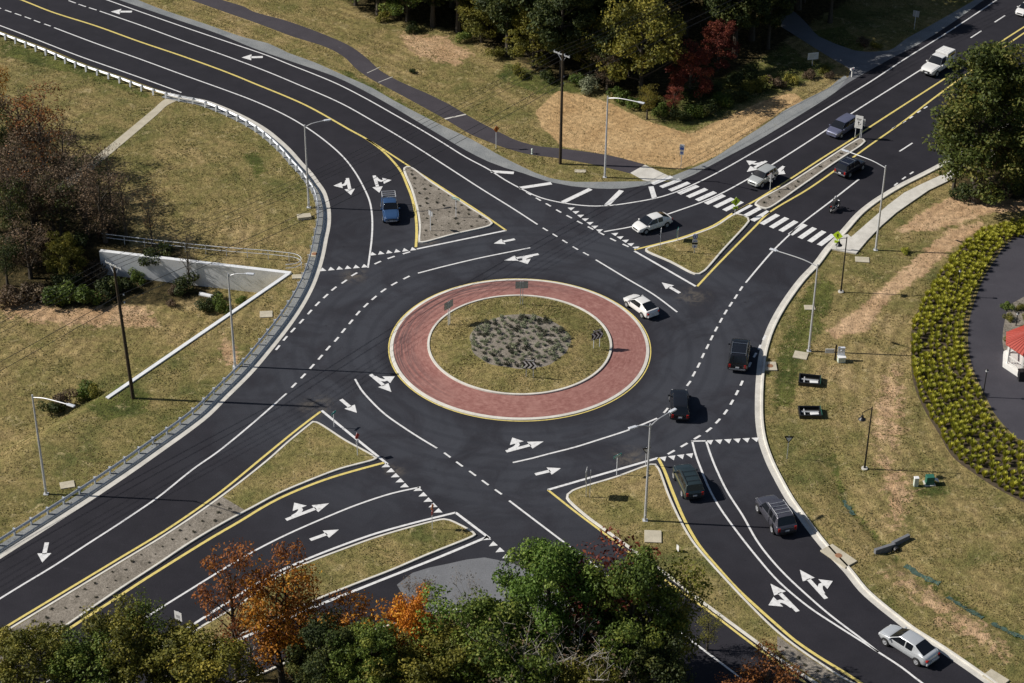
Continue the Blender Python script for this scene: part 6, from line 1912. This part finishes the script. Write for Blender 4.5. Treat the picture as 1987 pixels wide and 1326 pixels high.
# --- woods along the top edge
edge = [(640, -30), (690, 10), (735, 28), (790, 42), (840, 52), (890, 62), (935, 82), (985, 108), (1035, 132), (1090, 150), (1145, 160), (1195, 158)]
SPEC = [('round', 'dark', 9), ('round', 'green', 9.5), ('tall', 'dark', 15), ('round', 'green', 8.5), ('tall', 'dark', 14), ('tall', 'dark', 16), ('round', 'olive', 8), ('tall', 'dark', 15), ('round', 'olive', 8), ('tall', 'dark', 14), ('slim', 'olive', 9)]
nm = {'olive': 'olive green', 'green': 'mid green', 'dark': 'dark green', 'gold': 'golden brown', 'rust': 'rust brown', 'brown': 'grey brown', 'red': 'deep red'}
wt = []
for i, e in enumerate(edge):
    kd, lf, h = SPEC[i % len(SPEC)]
    wt.append((e, kd, i % 3, lf, h))
for row, (dy, n) in enumerate(((-55, 12), (-125, 11), (-205, 9))):
    for i in range(n):
        x = 650 + i * 560 / n + random.uniform(-15, 15) + row * 25
        y = float(np.interp(x, [e[0] for e in edge], [e[1] for e in edge])) + dy + random.uniform(-14, 14)
        wt.append(((x, y), random.choice(['tall', 'tall', 'round', 'big']), random.randrange(3), random.choice(['dark', 'dark', 'olive', 'green', 'olive', 'brown']), random.uniform(13, 18)))
for i, (b, kd, v, lf, h) in enumerate(wt):
    t_ = tree(b, kd, v, lf, h, '', 'woodland trees beyond the grass bank, ' + nm[lf] + (', front row' if i < len(edge) else ', deeper rows'), wide=1.0)
    t_['label'] = ('%s tree at the grassy front edge of the woods' if i < len(edge) else '%s tree deeper in the woods along the top edge') % nm[lf]
TR = [((1243, 182), 'round', 0, 'olive', 12.2, 'yellow green tree standing forward of the woods above the straw patch', 0.98), ((1338, 194), 'round', 1, 'red', 6.6, 'deep red tree above the corner of the straw patch', 0.95), ((1392, 138), 'round', 2, 'red', 6.4, 'deep red tree further back beside the shaded clearing', 0.9),
      ((1178, 178), 'sparse', 1, 'brown', 5.5, 'purple brown twiggy tree beside the green ivy', 1.2), ((1255, 232), 'thin', 0, 'gold', 4.4, 'small yellow tree at the top of the straw patch', 1.0), ((1305, 226), 'thin', 1, 'red', 4.0, 'small reddish tree beside the small yellow tree', 1.0),
      ((1400, 90), 'tall', 0, 'dark', 15, 'tall dark tree left of the shaded clearing', 1.0), ((1330, 70), 'tall', 1, 'dark', 16, 'tall dark tree behind the deep red trees', 1.0), ((1270, 60), 'tall', 2, 'dark', 16, 'tall dark tree behind the yellow green tree', 1.0), ((1445, 40), 'tall', 1, 'dark', 16, 'tall dark tree at the end of the old driveway', 1.0),
      ((1400, 5), 'tall', 2, 'dark', 17, 'tall dark tree deep behind the shaded clearing', 1.1), ((1480, -40), 'tall', 0, 'dark', 17, 'tall dark tree at the top edge above the driveway', 1.1), ((1540, -70), 'tall', 1, 'brown', 17, 'tall brown tree above the driveway', 1.1), ((1350, -30), 'big', 1, 'dark', 17, 'broad dark tree deep behind the red trees', 1.0),
      ((1430, -95), 'big', 0, 'dark', 18, 'broad dark tree beyond the top edge', 1.0), ((1590, -120), 'tall', 2, 'dark', 17, 'tall dark tree beyond the top edge near the road', 1.1), ((1660, -120), 'tall', 0, 'dark', 16, 'tall dark tree beyond the top edge beside the road', 1.1), ((1520, -140), 'big', 2, 'dark', 18, 'broad dark tree far beyond the driveway', 1.0),
      ((1490, 95), 'tall', 2, 'dark', 12, 'slender dark tree over the shaded clearing', 0.8), ((1560, 5), 'round', 1, 'brown', 9, 'brown tree where the driveway leaves the picture', 0.9), ((1740, -150), 'tall', 1, 'dark', 16, 'tall dark tree far along the north-east road', 1.0),
      ((1458, 78), 'tall', 0, 'dark', 16, 'tall dark tree at the left side of the shaded clearing', 1.1), ((1502, 46), 'tall', 1, 'dark', 17, 'tall dark tree above the shaded clearing', 1.1), ((1548, 18), 'tall', 2, 'dark', 17, 'tall dark tree beside the upper end of the driveway', 1.1),
      ((1592, -8), 'tall', 0, 'olive', 17, 'tall olive tree right of the upper end of the driveway', 1.1), ((1640, -34), 'tall', 1, 'dark', 17, 'tall dark tree over the top edge between driveway and road', 1.1), ((1425, 112), 'tall', 2, 'dark', 15, 'tall dark tree beside the further deep red tree', 1.0),
      ((1690, -60), 'tall', 2, 'dark', 17, 'tall dark tree over the top edge near the gravel shoulder', 1.1), ((1470, 10), 'tall', 2, 'dark', 17, 'tall dark tree behind the upper shaded clearing', 1.1), ((1610, 44), 'tall', 0, 'dark', 14, 'tall dark tree right of the driveway in the shade', 0.9)]
for b, kd, v, lf, h, lab, wd in TR: tree(b, kd, v, lf, h, lab, 'trees north of the straw patch', wide=wd)
UB = [(1150, 178, 1.5, 'sage'), (1120, 165, 1.3, 'green'), (1200, 196, 1.4, 'green'), (1230, 210, 1.2, 'green'), (1290, 228, 1.3, 'green'), (1320, 236, 1.3, 'dark'), (1345, 228, 1.4, 'green'), (1375, 220, 1.4, 'dark'), (1400, 205, 1.4, 'green'), (1430, 196, 1.3, 'dark'), (1385, 185, 1.5, 'dark'),
      (1420, 170, 1.5, 'dark'), (1450, 180, 1.2, 'olive'), (1480, 175, 1.2, 'olive'), (1505, 168, 1.1, 'brown'), (1530, 162, 1.0, 'olive'), (1345, 195, 1.6, 'dark'), (1460, 150, 1.3, 'dark'), (1265, 205, 1.3, 'olive'), (1570, 152, 0.9, 'brown'), (1600, 142, 0.8, 'olive'), (1610, 152, 0.7, 'brown'), (1700, 96, 0.8, 'olive'),
      (1675, 88, 0.9, 'brown'), (1010, 148, 1.1, 'olive'), (960, 112, 1.2, 'olive'), (905, 80, 1.2, 'green'), (1060, 160, 1.2, 'dark'), (800, 62, 1.1, 'dark'), (750, 42, 1.1, 'olive')]
for x, y, r_, lf in UB:
    where = 'under the woods along the top' if x < 1100 else ('in the shade above the straw patch' if x < 1540 else 'beside the old driveway')
    bush((x, y), lf, r_, {'green': 'leafy green', 'dark': 'dark green', 'brown': 'dry brown', 'olive': 'olive', 'sage': 'silvery green'}[lf] + ' shrub ' + where, lf + ' shrubs ' + where)

# --- planted tufts on the islands
TU = [bush_mesh(500 + i, 0.34, 0.34, 150, 0.060) for i in range(3)]
TUM = {}


def tuft(p, leaf, s, label, group, v, name='grass_tuft', cat='plant', pool=None, hz=1.0):
    pool = TU if pool is None else pool
    k = (id(pool), v, leaf)
    if k not in TUM: q = pool[v].copy(); q.materials.append(LEAF[leaf]); TUM[k] = q
    o = bpy.data.objects.new(name, TUM[k]); COL.objects.link(o)
    o.location = p; o.rotation_euler = (0, 0, random.uniform(0, 6.28)); o.scale = (s, s, s * hz)
    tag(o, label, cat, group)


pts = []
tries = 0
while len(pts) < 135 and tries < 6000:
    tries += 1
    r_ = 4.9 * math.sqrt(random.random()); th = random.uniform(0, 6.283); p = Vector((r_ * math.cos(th), r_ * math.sin(th), 0))
    if all((p - q).length > 0.56 for q in pts): pts.append(p)
for i, p in enumerate(pts):
    lf = 'sage' if random.random() < 0.72 else 'tuft'
    tuft((p.x, p.y, dome(p.length) + 0.03), lf, random.uniform(0.55, 1.25), 'silvery green grass tuft in the round mulch bed' if lf == 'sage' else 'dark grass tuft in the round mulch bed', 'tufts in the round mulch bed, ' + lf, i % 3)


def scatter(poly_px, n, mind, leaf, label, group, z, smin=.22, smax=.60):
    P = rp(poly_px); xs = [p.x for p in P]; ys = [p.y for p in P]; got = []
    for _ in range(20000):
        if len(got) >= n: break
        x = random.uniform(min(xs), max(xs)); y = random.uniform(min(ys), max(ys))
        if float(sdf(np.array([x]), np.array([y]), P)[0]) < 0.45: continue
        if any((x - a) ** 2 + (y - b) ** 2 < mind * mind for a, b in got): continue
        got.append((x, y)); tuft((x, y, z), leaf, random.uniform(smin, smax), label, group, random.randrange(3))


scatter(I1, 52, 0.95, 'tuft', 'small dark tuft in the mulch of the north-west island', 'tufts on the north-west island', 0.108)
scatter([(432, 966), (475, 992), (441, 1010), (373, 1050), (305, 1094), (238, 1138), (170, 1184), (100, 1231), (0, 1297), (0, 1240), (102, 1175), (238, 1093), (322, 1042)], 46, 1.05, 'tuft', 'small dark tuft in the gravel median of the south-west leg', 'tufts on the south-west median', 0.112)
scatter([(1508, 1236), (1535, 1256), (1586, 1290), (1637, 1322), (1620, 1344), (1566, 1309), (1526, 1281), (1508, 1262)], 16, 0.9, 'tuft', 'small dark tuft in the gravel of the south-east median', 'tufts on the south-east median', 0.112)
scatter(I6, 14, 1.0, 'tuft', 'small dark tuft in the narrow north-east median', 'tufts on the north-east median', 0.108, .35, .6)

# --- ornamental grass rows on the right bank
ROWS_L = [(1987, 428), (1900, 455), (1850, 500), (1800, 570), (1772, 625), (1768, 680), (1772, 740), (1792, 792), (1822, 842), (1850, 888), (1885, 915), (1930, 945), (1987, 975), (2060, 1010)]
ROWS_R = [(2010, 452), (1956, 468), (1930, 498), (1905, 538), (1886, 578), (1872, 628), (1872, 686), (1884, 728), (1904, 768), (1920, 803), (1952, 841), (1987, 868), (2040, 905), (2100, 940)]
NR = 9
GT = [tuft_mesh(600 + i, 0.36, 0.62, 150, 0.026) for i in range(4)]
hedge = []
A_ = catmull(rp(ROWS_L), False, 0.5); B_ = catmull(rp(ROWS_R), False, 0.5)
la, lb = polylen(A_), polylen(B_)
for k in range(NR):
    f = (k + 0.4) / NR
    N_ = int((la * (1 - f) + lb * f) / 0.84)
    for j in range(N_):
        u = (j + 0.5 * (k % 2)) / N_
        p = at_len(A_, la * u)[0].lerp(at_len(B_, lb * u)[0], f)
        p = p + Vector((random.uniform(-.13, .13), random.uniform(-.13, .13), 0))
        if random.random() < 0.05: continue
        hedge.append(p)
hedge.sort(key=lambda p: ((p - CAM).length, ))
vis = [p for p in hedge if -20 < proj(p)[0] < 2000]
rest = vis[295:] + [p for p in hedge if not (-20 < proj(p)[0] < 2000)]
for i, p in enumerate(vis[:295]):
    tuft((p.x, p.y, BASE), 'hedge', random.uniform(0.75, 1.35), 'yellow green ornamental plant in the planted rows of the east bank', 'ornamental grasses in rows on the east bank', i % 4, 'ornamental_plant', 'plant', GT)
vv = []; qq = []; tt = []; off_ = 0
for i, p in enumerate(rest):
    me = GT[i % 4]; n = len(me.vertices); co = np.empty(n * 3, np.float32); me.vertices.foreach_get('co', co); co = co.reshape(-1, 3)
    a = random.uniform(0, 6.28); s = random.uniform(.75, 1.35); c_, s_ = math.cos(a), math.sin(a)
    vv.append(np.stack([(co[:, 0] * c_ - co[:, 1] * s_) * s + p.x, (co[:, 0] * s_ + co[:, 1] * c_) * s + p.y, co[:, 2] * s + BASE], 1))
    q = np.empty(len(me.loops), np.int32); me.loops.foreach_get('vertex_index', q); qq.append(q.reshape(-1, 4) + off_); off_ += n
    t = np.empty(len(me.polygons), np.float32); me.attributes['tint'].data.foreach_get('value', t); tt.append(t)
if rest:
    me = np_mesh('far_planting', np.concatenate(vv), np.concatenate(qq))
    at = me.attributes.new('tint', 'FLOAT', 'FACE'); at.data.foreach_set('value', np.concatenate(tt))
    o = link('far_planting', me, LEAF['hedge']); o['kind'] = 'stuff'; o['label'] = 'yellow green ornamental grasses further up the planted rows'
# bare planting soil under the rows
bed = MB().poly(A_ + B_[::-1], -0.016).build('planting_bed', simple('planting_soil', (0.075, 0.055, 0.035), 0.95, var=0.35, scale=3)); struct(bed)
# planted bed round the gazebo
gb = sheet('planting_bed', [(1963, 590), (1990, 575), (2080, 590), (2080, 700), (2000, 705), (1955, 690), (1947, 678), (1948, 630)], 0.05, M['mulch'])
for i in range(12):
    x = random.uniform(1953, 2000); y = random.uniform(600, 672)
    bush((x, y), random.choice(['green', 'olive']), random.uniform(.45, .75), 'low leafy shrub in the planted bed beside the red roof', 'shrubs in the bed beside the red roof')
bush((1754, 492), 'hedge', 0.55, 'lone yellow green bush in the dry grass below the east sidewalk', None)
bush((800, 142), 'dark', 0.5, 'lone dark bush on the grass above the asphalt path', None)
bush((405, 1040), 'dark', 0.01, 'x') if False else None

# --- standing grass: small blades and dead tussocks on the verges and islands
LEAF['turf'] = make_leaf('turf_blades', (0.092, 0.108, 0.034), (0.212, 0.176, 0.068), (0.440, 0.345, 0.180))
EXC = [rp(WEST) + rp(SOUTH) + rp(EAST) + rp(NORTH), rp(PATH_U) + rp(PATH_L), rp(F_U) + rp(F_L), rp(SW_L) + rp(SW_R), rp(YARD), A_ + B_[::-1]] + SHEETS
n = 700000
x = rng.uniform(-75, 80, n); y = rng.uniform(-55, 108, n)
d = np.stack([x - CAM.x, y - CAM.y, np.full(n, -CAM.z)], 1); zc_ = d @ np.array(fw)
u = PW / 2 + FPX * (d @ np.array(RT)) / zc_; v = PH / 2 - FPX * (d @ np.array(UP)) / zc_
k = (u > -60) & (u < PW + 60) & (v > -40) & (v < PH + 40); x = x[k]; y = y[k]
for E_ in EXC:
    xs = [p.x for p in E_]; ys = [p.y for p in E_]
    near = (x > min(xs) - 2) & (x < max(xs) + 2) & (y > min(ys) - 2) & (y < max(ys) + 2)
    ok = np.ones(len(x), bool); ok[near] = sdf(x[near], y[near], E_) < (-0.95 if E_ is EXC[0] else -0.12); x = x[ok]; y = y[ok]
for E_ in STRAW + BARE[:2] + LITTER:
    ins = sdf(x, y, E_) > 0; keep = ~ins | (rng.random(len(x)) < 0.25); x = x[keep]; y = y[keep]
z = terr(x, y)
for L_, zt in ((I2, 0.11), (I3, 0.11), (I4, 0.11), (I5, 0.11)):
    P_ = rp(L_); xs = [p.x for p in P_]; ys = [p.y for p in P_]; m_ = int(30 * abs(area2(P_)))
    xi = rng.uniform(min(xs), max(xs), m_ * 3); yi = rng.uniform(min(ys), max(ys), m_ * 3); k = sdf(xi, yi, P_) > 0.32
    if L_ is I4: k &= sdf(xi, yi, rp([(432, 966), (475, 992), (441, 1010), (0, 1310), (-150, 1400), (-160, 1340)])) < 0.05
    if L_ is I3: k &= ~((xi > R(1505, 1250).x) & (yi < R(1505, 1222).y))
    xi = xi[k][:m_]; yi = yi[k][:m_]
    x = np.concatenate([x, xi]); y = np.concatenate([y, yi]); z = np.concatenate([z, np.full(len(xi), zt)])
m_ = 7000; rr_ = np.sqrt(rng.uniform(5.3 ** 2, 8.95 ** 2, m_)); th_ = rng.uniform(0, 6.283, m_)
x = np.concatenate([x, rr_ * np.cos(th_)]); y = np.concatenate([y, rr_ * np.sin(th_)]); z = np.concatenate([z, np.interp(rr_, [0, 3.0, 5.2, 7.2, RI - 0.26], [0.82, 0.74, 0.62, 0.50, 0.36])])
n = len(x)
# tussocks gather in patches
pt = np.sin(x * 0.9 + 1.3 * np.sin(y * 0.7)) + np.sin(y * 1.1 + 1.7 * np.sin(x * 0.5)) + rng.normal(0, .8, n)
sz = rng.uniform(0.035, 0.080, n) * (1 + 0.25 * np.clip(pt, -1, 1.5))
N_ = rng.normal(size=(n, 3)) * np.array([1, 1, 0.8]) + np.array([-0.45, -0.1, 0.75]); N_ /= np.linalg.norm(N_, axis=1, keepdims=True)
wv = lambda a, b, c: np.sin(x * a + 2.2 * np.sin(y * b) + c) * np.sin(y * a * 0.83 + 1.9 * np.sin(x * b * 1.2 + c) + 0.7 * c)
tint = rng.normal(0.50, 0.17, n) + 0.20 * wv(0.16, 0.11, 0.4) + 0.16 * wv(0.37, 0.29, 1.3) + 0.10 * wv(0.9, 0.6, 2.2)
me = leaf_mesh('standing_grass', np.stack([x, y, z + sz * 0.45], 1), N_, sz, tint)
o = link('standing_grass', me, LEAF['turf']); o['kind'] = 'stuff'; o['label'] = 'dry olive and straw coloured grass standing on the verges and islands'

# ------------------------------------------------------------------ camera, sun, sky
cd = bpy.data.cameras.new('camera'); cam = bpy.data.objects.new('camera', cd); COL.objects.link(cam)
cd.sensor_fit = 'HORIZONTAL'; cd.sensor_width = 36.0; cd.lens = FPX / PW * 36.0
cd.clip_start = 1.0; cd.clip_end = 6000
Mc = Matrix((RT, UP, -fw)).transposed().to_4x4(); Mc.translation = CAM
cam.matrix_world = Mc
sc.camera = cam

EL = 38.2
sdir = Vector((1.0, -0.065, -math.tan(math.radians(EL)) * 1.002)).normalized()
sl = bpy.data.lights.new('sun', 'SUN'); sl.energy = 4.9; sl.angle = math.radians(0.5); sl.color = (1.0, 0.945, 0.86)
so = bpy.data.objects.new('sun', sl); COL.objects.link(so)
so.rotation_euler = sdir.to_track_quat('-Z', 'Y').to_euler(); so.location = (-60, 10, 80)
w = bpy.data.worlds.new('World'); sc.world = w; w.use_nodes = True
wn = w.node_tree
bg = wn.nodes.get('Background') or wn.nodes.new('ShaderNodeBackground')
sky = wn.nodes.new('ShaderNodeTexSky'); sky.sky_type = 'NISHITA'; sky.sun_disc = False
sky.sun_elevation = math.radians(EL); sky.sun_rotation = math.atan2(-sdir.x, -sdir.y)
wn.links.new(sky.outputs[0], bg.inputs[0]); bg.inputs[1].default_value = 0.05
sc.view_settings.view_transform = 'Standard'; sc.view_settings.look = 'None'
sc.view_settings.exposure = 0.0; sc.view_settings.gamma = 1.0
sc.render.engine = 'CYCLES'
sc.cycles.max_bounces = 6; sc.cycles.transparent_max_bounces = 8
